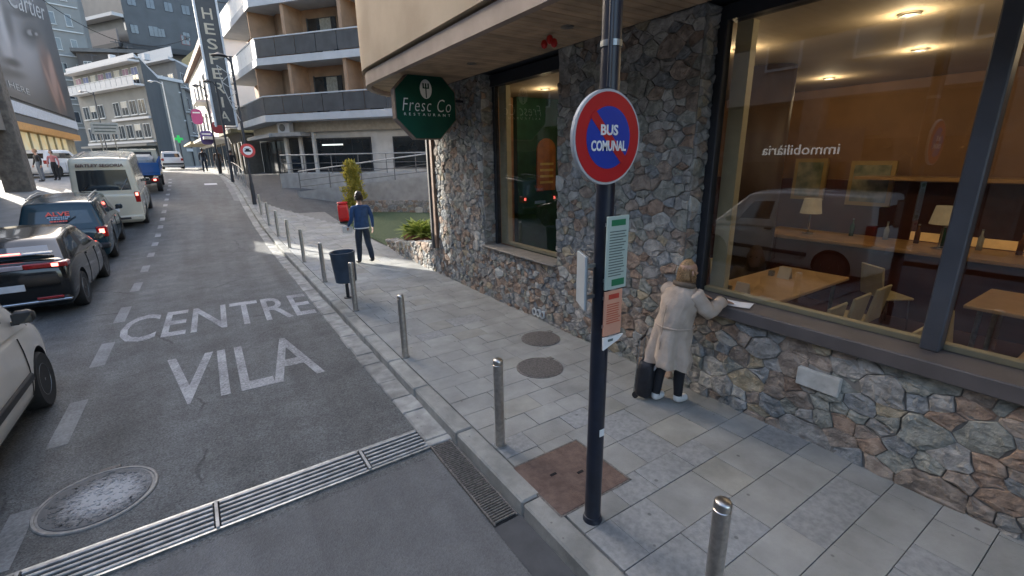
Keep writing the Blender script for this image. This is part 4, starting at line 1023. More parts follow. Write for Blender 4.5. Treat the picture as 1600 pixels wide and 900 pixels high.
# white compact van in the foreground lane
P_WHITE = paint('white_car_paint', (.62, .60, .56), .5)
vn = car('compact_van', 'white compact van cut off by the left edge in the foreground', dict(W=1.76, paint=P_WHITE, r=.315, wheels=(-1.42, 1.24), cat='van', group='vehicles queueing in the left lane',
    low=[(-2.05, 1.08, .96), (-1.98, 1.10, .98), (-1.5, 1.1, 1), (-.6, 1.09, 1), (.2, 1.07, 1), (.9, 1.04, 1), (1.3, .99, .985), (1.7, .90, .95), (1.95, .80, .86), (2.05, .70, .78)],
    rear_off=[.05, 0, 0, 0, .01], gb=[-2.02, -1.85, -.30, -.18, .85, 1.42], gt=[-1.93, -1.8, -.28, -.18, .30, .5], roof=[(-2.0, 1.78), (-1, 1.82), (0, 1.80), (.5, 1.74)], glass=(3,), wt=.83, wb=.97, lev=[0, .1, .82, 1], mirror=.86, mirrormat=M_PLASTIC, handles=(-.05,), handlemat=M_PLASTIC, seams=(-.28, .82), plate_z=.7, spokes=6, rim=.6))
rear_light(vn, .88, -2.05, .72, .86, .85, 1.25, .02, None, wrap=.1)
for s in (-1, 1): b = MB(); b.cbox(min(s*.865, s*.90), max(s*.865, s*.90), -.95, .8, .48, .56, .01); b.build('side_moulding', M_PLASTIC, vn)
place(vn, (-2.66, 5.50, 0), R(.5))
# white car far up the road and white car parked on the left
P_W2 = paint('white_paint_far', (.66, .67, .68), .4)
fc = car('far_car', 'white estate car far up the road near the crest', dict(W=1.8, paint=P_W2, r=.33, wheels=(-1.3, 1.3),
    low=[(-2.1, 1.0, .94), (-2.02, 1.02, .97), (-1.5, 1.03, 1), (-.6, 1.02, 1), (.2, 1.0, 1), (.9, .98, 1), (1.4, .93, .98), (1.8, .86, .94), (2.0, .78, .86), (2.1, .68, .8)],
    gb=[-2.05, -1.9, -.55, -.45, .7, 1.2], gt=[-1.8, -1.65, -.5, -.42, .25, .4], roof=[(-1.9, 1.6), (0, 1.66), (.5, 1.6)], glass=(1, 3), bpil=(2,), mirror=.75, seams=(-.5, .8), handles=(-.3,)))
rear_light(fc, .9, -2.1, .66, .86, .78, 1.0, .03, None)
b = MB(); b.cbox(-.86, .86, -2.2, -2.05, .42, .56, .03); b.build('bumper', M_PLASTIC, fc)
pc = car('parked_car', 'white car parked on the left beyond the standing people', dict(W=1.84, paint=P_W2, r=.34, wheels=(-1.35, 1.35),
    low=[(-2.1, 1.02, .94), (-2.02, 1.04, .97), (-1.5, 1.05, 1), (-.6, 1.04, 1), (.2, 1.02, 1), (.9, 1.0, 1), (1.4, .95, .98), (1.8, .88, .94), (2.05, .80, .86), (2.15, .70, .8)],
    gb=[-2.05, -1.9, -.65, -.55, .65, 1.25], gt=[-1.7, -1.5, -.6, -.5, .15, .35], roof=[(-1.8, 1.62), (0, 1.70), (.5, 1.62)], glass=(1, 3), bpil=(2,), mirror=.75, seams=(-.6, .75), handles=(-.4, .4)))
rear_light(pc, .92, -2.1, .66, .88, .8, 1.02, .03, None)
# ---------------------------------------------------------------- hotel with balconies
HK = Vector((3.5, 30.3, 0)); HU = Vector((.63, -.78, 0)).normalized(); HV = Vector((-.11, .994, 0)).normalized()
HN = Vector((-.78, -.63, 0)).normalized(); HS = Vector((-.994, -.11, 0)).normalized()
def H(s, d, z): return HK+HU*s-HN*d+Vector((0, 0, z))          # d = depth behind the balcony front
def S(s, d, z): return HK+HV*s-HS*d+Vector((0, 0, z))
hot = thing('hotel', 'hotel with wrap-around balconies and a white ground floor', 'building', (5, 30, 1.3))
M_HW = mat('hotel_white', (.46, .44, .40), .75, scale=2, col2=(.56, .54, .50), bump=.1)
M_HB = mat('hotel_orange_brown', (.30, .195, .125), .8, var=.12, scale=2)
M_HG = mat('slab_grey_white', (.42, .44, .46), .7, var=.06, scale=2)
M_HD = mat('balcony_panel', (.075, .078, .082), .25, var=.12, scale=2)
M_HP = mat('balcony_panel_sunlit_white', (.70, .70, .68), .6, var=.05)
M_SHOP = mat('shop_glass_dark', (.02, .024, .026), .08, var=.3, scale=1, spec=.8)
M_CURT = mat('curtain', (.34, .31, .25), .8, var=.2, scale=8)
def hbox(b, fn, s0, s1, d0, d1, z0, z1):
    P = [fn(s, d, z) for z in (z0, z1) for d in (d0, d1) for s in (s0, s1)]
    i = len(b.v); b.v += [tuple(p) for p in P]
    for q in ((0, 2, 3, 1), (4, 5, 7, 6), (0, 1, 5, 4), (2, 6, 7, 3), (0, 4, 6, 2), (1, 3, 7, 5)): b.face([i+k for k in q])
def hprt(name, fn, s0, s1, d0, d1, z0, z1, m, parent=None):
    b = MB(); hbox(b, fn, s0, s1, d0, d1, z0, z1); return b.build(name, m, parent or hot)
LEV = [4.75, 7.63, 10.45, 13.3, 16.1, 18.9]; FL = 15.0; SL = 8.0
ang = math.atan2(HU.x*HV.x+HU.y*HV.y, 1)
def inner(d):       # corner of the outline pushed back by d on both faces
    # intersection of lines H(.,d) and S(.,d)
    A = HK-HN*d; Bq = HK-HS*d; den = HU.x*HV.y-HU.y*HV.x; w = Bq-A
    return A+HU*((w.x*HV.y-w.y*HV.x)/den)
def plan(d, z0, z1, m, name, d2=7.0):       # solid slab of the L plan set back by d
    c = inner(d); P = [HK+HU*FL-HN*d, c, HK+HV*SL-HS*d, HK+HV*SL-HS*d2, HK+HU*FL-HN*d2]
    b = MB(); b.prism([(p.x, p.y) for p in P], z0, z1, 'z'); return b.build(name, m, hot)
for k, z in enumerate(LEV):
    plan(0, z, z+.36, M_HG, 'balcony_slab')
    zt = LEV[k+1] if k+1 < len(LEV) else z+2.9
    if k+1 < len(LEV): plan(1.45, z+.36, zt, M_HB, 'recessed_wall')
    if k > 3: continue
    for s in (2.0, 5.5, 9.0, 12.5):
        hprt('partition_wall', H, s-.10, s+.10, .12, 1.44, z+.36, zt, M_HB)
        w = hprt('balcony_door', H, s+.5, s+2.3, 1.38, 1.445, z+.38, z+2.35, M_SHOP)
        hprt('curtain', H, s+1.3, s+2.0, 1.36, 1.378, z+.42, z+2.3, M_CURT, w)
        hprt('door_frame', H, s+.44, s+.5, 1.36, 1.444, z+.38, z+2.4, M_HD, w)
    hprt('partition_wall', S, .9, 1.1, .12, 1.44, z+.36, zt, M_HB)
    for s in (1.6, 4.4): hprt('balcony_door', S, s, s+1.6, 1.38, 1.445, z+.38, z+2.35, M_SHOP)
    # railing panels
    n = 11
    for j in range(n):
        a, c = .05+j*1.3, .05+(j+1)*1.3-.04
        hprt('railing_panel', H, a, c, .05, .075, z+.42, z+1.27, M_HD)
    n = 6
    for j in range(n):
        a, c = .05+j*1.3, .05+(j+1)*1.3-.03
        hprt('railing_panel', S, a, c, .05, .09, z+.40, z+1.28, M_HP if k > 0 else M_HD)  # upper street panels coloured white for sunlight, lowest row left dark
    hprt('handrail', H, 0, FL, .03, .11, z+1.30, z+1.36, M_HG); hprt('handrail', S, 0.02, SL, .03, .11, z+1.30, z+1.36, M_HG)
    b = MB(); b.lathe([(.02, 0), (.10, .05), (.16, .18), (.14, .30), (.05, .38)], tuple(H(.9, .35, z+.95)), 8); b.build('potted_plant', mat('dry_plant', (.35, .32, .18), .8), hot)
plan(.15, LEV[-1]+.36, LEV[-1]+3.3, M_HB, 'top_storey')
# ground floor
g0 = 1.0
plan(1.25, g0, LEV[0]-.55, M_HW, 'ground_wall'); plan(.95, LEV[0]-.55, LEV[0], mat('hotel_band', (.33, .29, .23), .7), 'ground_band')
def opening(s0, s1, z0, z1, fn=H, cols=1):
    w = hprt('shop_window', fn, s0, s1, 1.16, 1.24, z0, z1, M_DFRAME)
    for c in range(cols):
        a = s0+.06+(s1-s0-.06)*c/cols; e = s0+(s1-s0-.06)*(c+1)/cols
        hprt('pane', fn, a, e, 1.14, 1.159, z0+.07, z1-.07, M_SHOP, w)
    return w
w1 = opening(2.3, 5.9, 2.02, 3.85, cols=3); w2 = opening(7.3, 9.5, 2.2, 3.83); opening(.35, 1.15, 1.95, 3.9); opening(1.35, 2.1, 1.95, 3.9)
hprt('lamp_strip', H, 2.7, 4.1, 1.12, 1.139, 3.45, 3.52, mat('shop_light', (.8, .85, .8), .5, emit=(.9, 1, .95), estr=.25), w1)
for s in (.2, 1.25, 2.2): hprt('pilaster', H, s-.09, s+.09, 1.02, 1.24, g0, 4.2, M_HW)
for s in (1.2, 3.4, 5.6): opening(s, s+1.8, 1.7, 3.9, S, 2)
hprt('canopy', S, .2, 6, .1, 1.2, 3.95, 4.15, mat('canopy_grey', (.24, .24, .235), .6))
hprt('canopy', H, -.2, 2.0, .3, 1.2, 3.98, 4.18, mat('canopy_grey', (.24, .24, .235), .6))
for (s, d, z) in ((.7, .8, 4.45), ):
    u_ = hprt('air_conditioner', H, s-.4, s+.4, .5, .85, z-.28, z+.28, M_HG)
    b = MB(); c = H(s-.08, .49, z); b.lathe([(.2, -.01), (.2, .01)], (0, 0, 0), 18, 'y', Matrix.Translation(c) @ Matrix.Rotation(math.atan2(HU.y, HU.x), 4, 'Z')); b.build('fan_grille', M_HD, u_)
# ramp, platform and railings in front of the hotel
rp = thing('access_ramp', 'pale concrete access ramp in front of the hotel windows', 'ramp', (6.5, 25.5, 1.0))
M_CONC = mat('ramp_concrete', (.34, .34, .325), .8, scale=3, bump=.15)
M_RAIL = mat('rail_steel', (.42, .42, .41), .4, metal=.6)
M_RAILD = mat('rail_dark', (.10, .10, .10), .5)
b = MB(); hbox(b, H, 1.6, 12, -1.2, 1.24, .7, 1.98); b.build('platform', M_CONC, rp)
b = MB()
r0 = [H(4.2, -1.23, .6), H(4.2, -2.9, .6), H(4.2, -2.9, 1.15), H(4.2, -1.23, 1.15)]; r1 = [H(12, -1.23, .6), H(12, -2.9, .6), H(12, -2.9, 1.95), H(12, -1.23, 1.95)]
b.loft([r0, r1]); b.build('sloping_deck', M_CONC, rp)
def railing(name, label, pts, h=.95):
    t = thing(name, label, 'railing', tuple(pts[0]), 'railings along the ramp')
    for zz, r_, m in ((h, .03, M_RAIL), (h*.55, .014, M_RAILD), (h*.22, .014, M_RAILD)):
        b = MB(); b.tube([Vector(p)+Vector((0, 0, zz)) for p in pts], r_, 8); b.build('top_rail' if zz == h else 'lower_rail', m, t)
    for a, c in zip(pts, pts[1:]):
        n = max(1, int((Vector(c)-Vector(a)).length/1.6))
        for k in range(n):
            p = Vector(a).lerp(Vector(c), k/n); b = MB(); b.tube([p, p+Vector((0, 0, h-.02))], .022, 8); b.build('baluster', M_RAILD, t)
railing('ramp_railing', 'rear metal railing on the ramp platform by the shop window', [H(1.7, .6, 1.98), H(1.7, -1.1, 1.98), H(11.5, -1.1, 1.98)], .95)
railing('ramp_railing', 'nearer sloping metal railing along the outer edge of the ramp', [H(4.3, -2.8, 1.17), H(11.5, -2.8, 1.90)], .95)
# ---------------------------------------------------------------- hotel vertical sign
hs = thing('vertical_sign', 'tall dark vertical hotel sign with pale capital letters projecting over the street', 'sign', (1.9, 36, 4.9))
M_SGN = mat('sign_dark_grey', (.06, .062, .066), .5, var=.1)
b = MB(); b.cbox(1.36, 2.40, 35.95, 36.25, 4.9, 14.6, .03); b.build('panel', M_SGN, hs)
M_TUBE = flat('sign_white_edge', (.62, .66, .70), .5)
for xx in (1.30, 2.46):
    b = MB(); b.cbox(xx-.06, xx+.06, 35.9, 36.3, 4.8, 14.7, .02); b.build('edge_trim', M_TUBE, hs)
M_SL = flat('sign_letter', (.55, .49, .38), .5)
for k, ch in enumerate('HESPERIA'):
    put_text(ch, M_SL, hs, (1.88, 35.945, 11.25-k*.83), (1, 0, 0), (0, 0, 1), .9, name='letter', hfit=.60, fit=.52 if ch != 'I' else .12, extrude=.02, bold=.006)
b = MB()
for zz in (6, 9, 12): b.tube([(2.46, 36.1, zz), (3.4, 36.1, zz)], .03, 6)
b.build('bracket', M_DFRAME, hs)
# ---------------------------------------------------------------- lamp posts
def lamp(name, label, x, y, h, arm, mpost, headr=.3, z0=None):
    z0 = zr(y, x)+.12 if z0 is None else z0
    t = thing(name, label, 'lamp post', (x, y, z0), 'street lamps')
    b = MB(); b.lathe([(.09, 0), (.085, .9), (.06, 1.0), (.05, h)], (x, y, z0), 14); smooth_by_angle(b.build('post', mpost, t), 40)
    b = MB(); b.tube([(x, y, z0+h-.25), (x+arm*.5, y-.02, z0+h+.02), (x+arm, y-.05, z0+h)], [.04, .032, .028], 8); b.build('arm', mpost, t)
    b = MB(); b.lathe([(.03, .14), (.10, .10), (headr, .02), (headr*1.02, 0), (headr*.8, -.03), (.05, -.04)], (x+arm, y-.05, z0+h-.04), 20); hd = b.build('lamp_shade', mpost, t); smooth_by_angle(hd, 40)
    b = MB(); b.lathe([(headr*.6, -.05), (headr*.45, -.09), (.03, -.11)], (x+arm, y-.05, z0+h-.04), 16); b.build('lens', mat('lamp_lens', (.6, .62, .62), .3), hd)
    return t
lp = lamp('street_lamp', 'dark street lamp with disc head and light garland beside the last bollard', 1.86, 24.5, 6.25, -.42, M_DFRAME, .30)
zl = zr(24.5, 1.86)+.12
M_GAR = mat('garland_frame', (.42, .42, .40), .5, var=.1)
g = [(1.78, 24.42, zl+5.95), (1.25, 24.42, zl+5.85)]
for pts in ([(1.30, 24.4, 6.55), (1.42, 24.4, 5.6), (1.62, 24.4, 4.9), (1.84, 24.4, 4.35)], [(1.30, 24.4, 6.55), (1.86, 24.4, 6.1)], [(1.38, 24.4, 5.9), (1.84, 24.4, 6.35)], [(1.38, 24.4, 5.9), (1.84, 24.4, 5.55)], [(1.50, 24.4, 5.25), (1.84, 24.4, 5.5)], [(1.50, 24.4, 5.25), (1.84, 24.4, 4.95)], [(1.68, 24.4, 4.75), (1.84, 24.4, 4.95)]):
    b = MB(); b.tube(pts, .016, 6); b.build('garland_wire', M_GAR, lp)
rs2 = thing('lamp_post_sign', 'small round red-rimmed sign with a vehicle symbol on the dark street lamp', 'sign', (1.9, 24.38, 2.9))
b = MB(); b.lathe([(.30, 24.36), (.30, 24.385)], (1.92, 0, 3.10), 28, 'y'); b.build('red_disc', flat('red_rim', (.55, .05, .05), .4), rs2)
b = MB(); b.lathe([(.19, 24.352), (.19, 24.36)], (1.92, 0, 3.10), 24, 'y'); b.build('white_disc', M_WHITE, rs2)
b = MB(); b.prism([(1.79, 3.05), (2.05, 3.05), (2.05, 3.11), (2.0, 3.12), (1.97, 3.17), (1.86, 3.17), (1.83, 3.11), (1.79, 3.10)], 24.345, 24.352, 'y'); b.build('vehicle_symbol', M_BLACK, rs2)
b = MB(); b.box(1.80, 2.04, 24.345, 24.352, 3.17, 3.19); b.build('symbol_bar', M_BLACK, rs2)
lamp('street_lamp', 'pale slim street lamp with one arm in front of the far blocks', -1.9, 66, 9.0, -1.0, mat('pale_lamp', (.55, .56, .56), .4), .25)
lamp('street_lamp', 'slim dark street lamp rising over the minibus roof', -8.6, 72, 8.2, -1.0, M_DFRAME, .25)
lamp('street_lamp', 'dark street lamp among the people on the far pavement', 1.2, 41, 6.0, -.5, M_DFRAME, .25)
lamp('street_lamp', 'dark street lamp under the vertical hotel sign', 1.55, 33.0, 5.6, -.4, M_DFRAME, .22)
# direction sign over the minibus
ds = thing('direction_sign', 'pale rectangular direction sign above the minibus roof', 'sign', (-6.6, 58, 3))
b = MB(); b.cbox(-7.7, -5.7, 58, 58.06, 5.3, 6.3, .02); b.build('panel', mat('direction_panel', (.42, .44, .42), .5), ds)
for k in range(3):
    b = MB(); b.box(-7.5, -6.0+.1*k, 57.99, 58, 5.48+k*.28, 5.58+k*.28); b.build('text_line', M_INK, ds)
for xx in (-7.2, -6.2): b = MB(); b.tube([(xx, 58.1, 2.0), (xx, 58.1, 5.6)], .05, 8); b.build('leg', M_DSTEEL, ds)
# ---------------------------------------------------------------- garden corner
def leaf_mat(name, c, c2):
    m = mat(name, c, .55, scale=5, col2=c2); nt = m.node_tree; b = nt.nodes['Principled BSDF']
    tr_ = nt.nodes.new('ShaderNodeBsdfTranslucent'); mx = nt.nodes.new('ShaderNodeMixShader'); mx.inputs[0].default_value = .35
    src = b.inputs['Base Color'].links[0].from_socket; nt.links.new(src, tr_.inputs[0])
    o = [n for n in nt.nodes if n.type == 'OUTPUT_MATERIAL'][0]
    nt.links.new(b.outputs[0], mx.inputs[1]); nt.links.new(tr_.outputs[0], mx.inputs[2]); nt.links.new(mx.outputs[0], o.inputs[0]); return m
def turf():
    P = [(4.45, 9.8), (9.6, 9.8), (9.6, 19.6), (6.5, 21.0), (4.75, 20.2), (4.29, 17.4), (4.29, 13.2), (4.45, 13.2)]
    b = MB(); pts = [(x, y, zr(y, x)+.135) for x, y in P]; b.poly(pts); o = b.build('lawn', mat('turf', (.05, .075, .032), .9, scale=14, col2=(.075, .105, .048), bump=.6, bscale=200), None); struct(o)
turf()
rgz = random.Random(31); b = MB()
for k in range(16000):
    y = rgz.uniform(9.9, 20.0); x = rgz.uniform(4.32 if y > 13.3 else 4.5, 9.0)
    if y > 20.9-(x-5.5)*.767-.05: continue
    z = zr(y, x)+.135; h = rgz.uniform(.02, .055); a = rgz.uniform(0, 6.28); l_ = rgz.uniform(-.02, .02); w_ = .006
    b.poly([(x-w_*math.cos(a), y-w_*math.sin(a), z), (x+w_*math.cos(a), y+w_*math.sin(a), z), (x+l_, y+rgz.uniform(-.02, .02), z+h)])
gr_ = stuff(b.build('grass', leaf_mat('grass_blade', (.05, .085, .03), (.11, .15, .055)), None, fix=False)); gr_['label'] = 'short green grass blades of the lawn by the garden wall'; gr_['category'] = 'grass'
sw = thing('retaining_wall', 'low dark rubble wall behind the lawn below the ramp', 'wall', (7.5, 20.0, .5))
A_, B_ = Vector((5.5, 20.9, 0)), Vector((9.8, 17.6, 0)); dw = (B_-A_).normalized(); nw = Vector((dw.y, -dw.x, 0)); Lw = (B_-A_).length
if nw.y > 0: nw = -nw
b = MB(); P = [A_-nw*0, B_, B_-nw*.5, A_-nw*.5]; b.prism([(p.x, p.y) for p in P], 0, .86, 'z'); b.build('core', M_MORTAR, sw)
rg3 = random.Random(9)
def f_sw(u, v, d): return tuple(A_+dw*u+nw*d+Vector((0, 0, v)))
stones(sw, [(rubble(0, Lw, .3, .9, [], lambda u, v: .26, rg3, 1.3), f_sw)], rg3, 120, lambda P: [20, 26, 10, 4, 26, 4, 16])
b = MB(); P = [A_-nw*.5, B_-nw*.5, B_-nw*4, A_-nw*4]; b.prism([(p.x, p.y) for p in P], 0, .80, 'z'); b.build('earth_fill', mat('earth', (.10, .085, .06), .9, bump=.5, bscale=20), sw)
rb = thing('red_box', 'bright red plastic utility box standing at the edge of the lawn', 'box', (4.42, 18.7, .3))
M_RB = mat('red_plastic', (.50, .012, .014), .35, var=.1)
Mr = Matrix.Translation((4.38, 18.6, zr(18.6)+.13)) @ Matrix.Rotation(R(-12), 4, 'Z')
b = MB(); b.cbox(-.19, .19, -.17, .17, .05, .72, .05, Mr); smooth_by_angle(b.build('housing', M_RB, rb), 50)
b = MB(); b.cbox(-.205, .205, -.185, .185, .72, .79, .035, Mr); smooth_by_angle(b.build('lid', M_RB, rb), 50)
b = MB(); b.box(-.13, .13, -.178, -.17, .18, .60, Mr); b.build('door', flat('red_door', (.40, .01, .012), .4), rb)
b = MB(); b.box(-.16, .16, -.14, .14, 0, .05, Mr); b.build('base', M_BLACK, rb)
def leafy(name, parent, centers, n, size, m, rng, shape='oval', up=.5):
    b = MB()
    for k in range(n):
        c, r = rng.choice(centers); v = Vector((rng.gauss(0, 1), rng.gauss(0, 1), rng.gauss(0, 1))).normalized()*r*rng.random()**.45
        p = Vector(c)+Vector((v.x, v.y, v.z)); d = (Vector((rng.uniform(-1, 1), rng.uniform(-1, 1), rng.uniform(-.6, 1)+up))).normalized(); s = size*rng.uniform(.6, 1.3)
        w = d.cross(Vector((rng.uniform(-1, 1), rng.uniform(-1, 1), rng.uniform(-1, 1)))).normalized()*s*(.22 if shape == 'blade' else .34)
        nn = d.cross(w).normalized()*s*.12
        b.poly([p, p+d*s*.5+w+nn, p+d*s-nn, p+d*s*.5-w+nn])
    return stuff(b.build(name, m, parent, fix=False))
rq = random.Random(21)
by = thing('bamboo_bush', 'tall yellow-green feathery bush beside the ramp railing', 'bush', (5.35, 20.6, .6))
bc = []
for k in range(44):
    h = rq.uniform(.05, 1.85); rr_ = .42*(1-h/2.1)+.06+.12*rq.random(); a = rq.uniform(0, 6.28); bc.append(((5.35+rr_*math.cos(a)*rq.random(), 20.6+rr_*math.sin(a)*rq.random(), .62+h), .20))
leafy('foliage', by, bc, 2400, .17, leaf_mat('bamboo_leaf', (.26, .24, .035), (.46, .40, .08)), rq, 'blade', .6)
for k in range(9):
    a = rq.uniform(0, 6.28); b = MB(); p = Vector((5.35+.08*math.cos(a), 20.6+.08*math.sin(a), .5)); q = p+Vector((.22*math.cos(a), .22*math.sin(a), rq.uniform(1.3, 2.0)))
    b.tube([p, p.lerp(q, .5)+Vector((0, 0, .1)), q], [.014, .010, .005], 6); b.build('stem', mat('cane', (.20, .19, .06), .6), by)
pl_ = thing('planter', 'rust-red planter with glossy yellow-green leaves by the restaurant corner', 'planter', (4.78, 11.8, .3))
Mp = Matrix.Translation((4.80, 11.85, .14)) @ Matrix.Rotation(R(4), 4, 'Z')
b = MB(); b.loft([[tuple(Mp @ Vector(p)) for p in ((-.22, -.55, 0), (.22, -.55, 0), (.22, .55, 0), (-.22, .55, 0))], [tuple(Mp @ Vector(p)) for p in ((-.28, -.62, .48), (.28, -.62, .48), (.28, .62, .48), (-.28, .62, .48))]]); b.build('trough', mat('corten', (.17, .055, .03), .75, scale=7, col2=(.26, .09, .045), bump=.3), pl_)
b = MB()
for k in range(230):
    a = rq.uniform(0, 6.28); el = rq.uniform(.25, 1.35); L_ = rq.uniform(.34, .70); p0 = Mp @ Vector((rq.uniform(-.18, .18), rq.uniform(-.5, .55), .44))
    d = Vector((math.cos(a)*math.cos(el), math.sin(a)*math.cos(el), math.sin(el))); w = d.cross(Vector((0, 0, 1))).normalized()*L_*.13
    m1 = p0+d*L_*.5; tip = p0+d*L_+Vector((math.cos(a), math.sin(a), -1.2))*L_*.22
    i = len(b.v); b.v += [tuple(x) for x in (p0-w*.3, p0+w*.3, m1+w, m1-w, tip)]; b.face((i, i+1, i+2, i+3)); b.face((i+3, i+2, i+4))
stuff(b.build('leaves', leaf_mat('planter_leaf', (.20, .28, .04), (.42, .46, .12)), pl_, fix=False))
pt = thing('clay_pot', 'round grey garden pot on the lawn behind the planter', 'pot', (6.1, 13.4, .14))
b = MB(); b.lathe([(.22, .0), (.32, .25), (.34, .48), (.40, .56), (.40, .62), (.33, .62), (.29, .45), (.05, .40)], (5.95, 13.3, .14), 22); smooth_by_angle(b.build('bowl', mat('pot_grey', (.16, .15, .135), .8, bump=.2), pt), 40)
# ---------------------------------------------------------------- dining furniture seen through the glass
M_TBL = mat('table_beech', (.50, .34, .19), .35, var=.12, scale=3)
M_CHR = mat('chair_cream', (.52, .45, .27), .5, var=.08)
def table(label, x0, x1, y0, y1):
    t = thing('dining_table', label, 'table', ((x0+x1)/2, (y0+y1)/2, .15), 'dining tables inside the restaurant')
    b = MB(); b.cbox(x0, x1, y0, y1, .90, .945, .008); b.build('tabletop', M_TBL, t)
    for x in (x0+.15, x1-.15):
        for y in (y0+.12, y1-.12): b = MB(); b.tube([(x, y, .15), (x, y, .90)], .025, 8); b.build('leg', M_DSTEEL, t)
table('long pale wooden table inside the big window, left of the mullion', 4.95, 7.25, 2.55, 3.45); table('pale wooden table inside the window, right of the mullion', 4.75, 6.6, -.2, .62)
table('dark-set table in the back of the restaurant by the counter', 6.9, 8.0, .3, 1.3)
def chair(label, x, y, rz):
    t = thing('dining_chair', label, 'chair', (x, y, .15), 'dining chairs inside the restaurant')
    Mc = Matrix.Translation((x, y, .15)) @ Matrix.Rotation(rz, 4, 'Z')
    b = MB(); b.cbox(-.21, .21, -.2, .2, .44, .475, .012, Mc); b.build('seat', M_CHR, t)
    b = MB(); b.cbox(-.21, .21, .17, .20, .50, .95, .012, Mc @ Matrix.Rotation(R(-8), 4, 'X')); b.build('backrest', M_CHR, t)
    for sx in (-.17, .17):
        for sy in (-.16, .16): b = MB(); b.tube([Mc @ Vector((sx, sy, .44)), Mc @ Vector((sx*1.15, sy*1.2, 0))], .012, 6); b.build('leg', M_CHROME, t)
for k, x in enumerate((5.35, 5.95, 6.55)):
    o = ['nearest the glass', 'in the middle', 'farthest from the glass'][k]
    chair('cream chair on the far side of the long table, '+o, x, 3.78, 0); chair('cream chair on the near side of the long table, '+o, x, 2.25, math.pi)
for k, x in enumerate((5.2, 5.9)): chair('cream chair at the table right of the mullion, '+['nearer the glass', 'deeper in the room'][k], x, .9, 0)
for k, (x, y, rz, lb_) in enumerate(((8.0, 2.3, 1.0, 'cream chair standing before the counter'), (7.4, -1.4, .4, 'cream chair in the right depth of the dining room'))): chair(lb_, x, y, rz)
def tlamp(label, x, y, z):
    t = thing('table_lamp', label, 'lamp', (x, y, z), 'shaded lamps in the restaurant')
    b = MB(); b.lathe([(.09, 0), (.09, .02), (.015, .03), (.015, .40)], (x, y, z), 12); b.build('stand', M_CHROME, t)
    b = MB(); b.lathe([(.17, .36), (.13, .62), (.125, .62), (.165, .36)], (x, y, z), 20); b.build('lamp_shade', mat('lampshade', (.42, .36, .25), .8, emit=(1, .8, .5), estr=.02), t)
tlamp('shaded lamp on the counter seen left of the mullion', 8.9, 2.1, 1.22); tlamp('shaded lamp on the counter near the brown column', 8.9, 3.9, 1.22); tlamp('shaded lamp on the counter at the right edge', 8.9, .6, 1.22)
b = MB(); b.box(9.42, 9.46, .0, 2.6, 1.23, 1.36); b.build('counter_light', mat('warm_strip', (.8, .5, .2), .5, emit=(1, .55, .18), estr=.05), rest)

rz_ = random.Random(17)
M_BOT = [mat('bottle_green', (.02, .08, .03), .15), mat('bottle_amber', (.16, .06, .015), .15), mat('bottle_clear', (.35, .36, .34), .15)]
for k in range(10):
    y = -.4+k*.42+rz_.uniform(-.1, .1); t = thing('bottle', '%s bottle on the restaurant counter, %s from the right end of the row' % (['green', 'amber', 'clear'][k % 3], ['first', 'second', 'third', 'fourth', 'fifth', 'sixth', 'seventh', 'eighth', 'ninth', 'tenth'][k]), 'bottle', (9.25, y, 1.21), 'bottles on the restaurant counter')
    b = MB(); b.lathe([(.035, 0), (.036, .17), (.014, .22), (.013, .28)], (9.25, y, 1.211), 12); b.build('glass_body', M_BOT[k % 3], t, smooth=True)
    b = MB(); b.lathe([(.015, .28), (.015, .30)], (9.25, y, 1.211), 10); b.build('cap', M_DSTEEL, t)
for k, (x, y, tx) in enumerate(((5.3, 2.95, 'on the long table, nearest the glass'), (6.5, 3.05, 'on the long table, deeper in the room'), (5.5, .2, 'on the table right of the mullion'))):
    t = thing('menu_card', 'folded white menu card '+tx, 'menu card', (x, y, .946), 'menu cards on the dining tables')
    b = MB(); b.prism([(x-.05, .947), (x, 1.10), (x+.05, .947), (x+.045, .947), (x, 1.09), (x-.045, .947)], y-.08, y+.08, 'y'); b.build('card', M_WHITE, t)
    b = MB(); b.box(x-.03, x+.03, y+.15, y+.21, .947, 1.02); b.build('napkin_box', M_DSTEEL, t)
# ---------------------------------------------------------------- block helper: walls, windows, balconies
def wall_fn(o, u):
    o = Vector(o); u = Vector((u[0], u[1], 0)).normalized(); n = Vector((u.y, -u.x, 0))   # n points outwards (right of u)
    return lambda s, d, z: o+u*s+n*d+Vector((0, 0, z))
def fbox(fn, s0, s1, d0, d1, z0, z1, name, m, parent):
    b = MB(); hbox(b, fn, s0, s1, d0, d1, z0, z1); return b.build(name, m, parent)
M_FGL = mat('far_window_glass', (.035, .042, .050), .12, var=.3, scale=.5, spec=.8)
M_FFR = mat('far_window_frame', (.45, .45, .43), .6)
def fwindow(fn, s, z, w, h, parent, fr=M_FFR, sill=True, shutter=None):
    wn_ = fbox(fn, s-w/2-.08, s+w/2+.08, 0, .06, z-.08, z+h+.08, 'window', fr, parent)
    fbox(fn, s-w/2, s+w/2, .061, .075, z, z+h, 'pane', M_FGL, wn_)
    if w > .9: fbox(fn, s-.03, s+.03, .0755, .09, z, z+h, 'mullion', fr, wn_)
    if sill: fbox(fn, s-w/2-.15, s+w/2+.15, .061, .22, z-.18, z-.085, 'sill', fr, wn_)
    if shutter: fbox(fn, s-w/2, s+w/2, .0765, .088, z+h*.55, z+h, 'shutter', shutter, wn_)
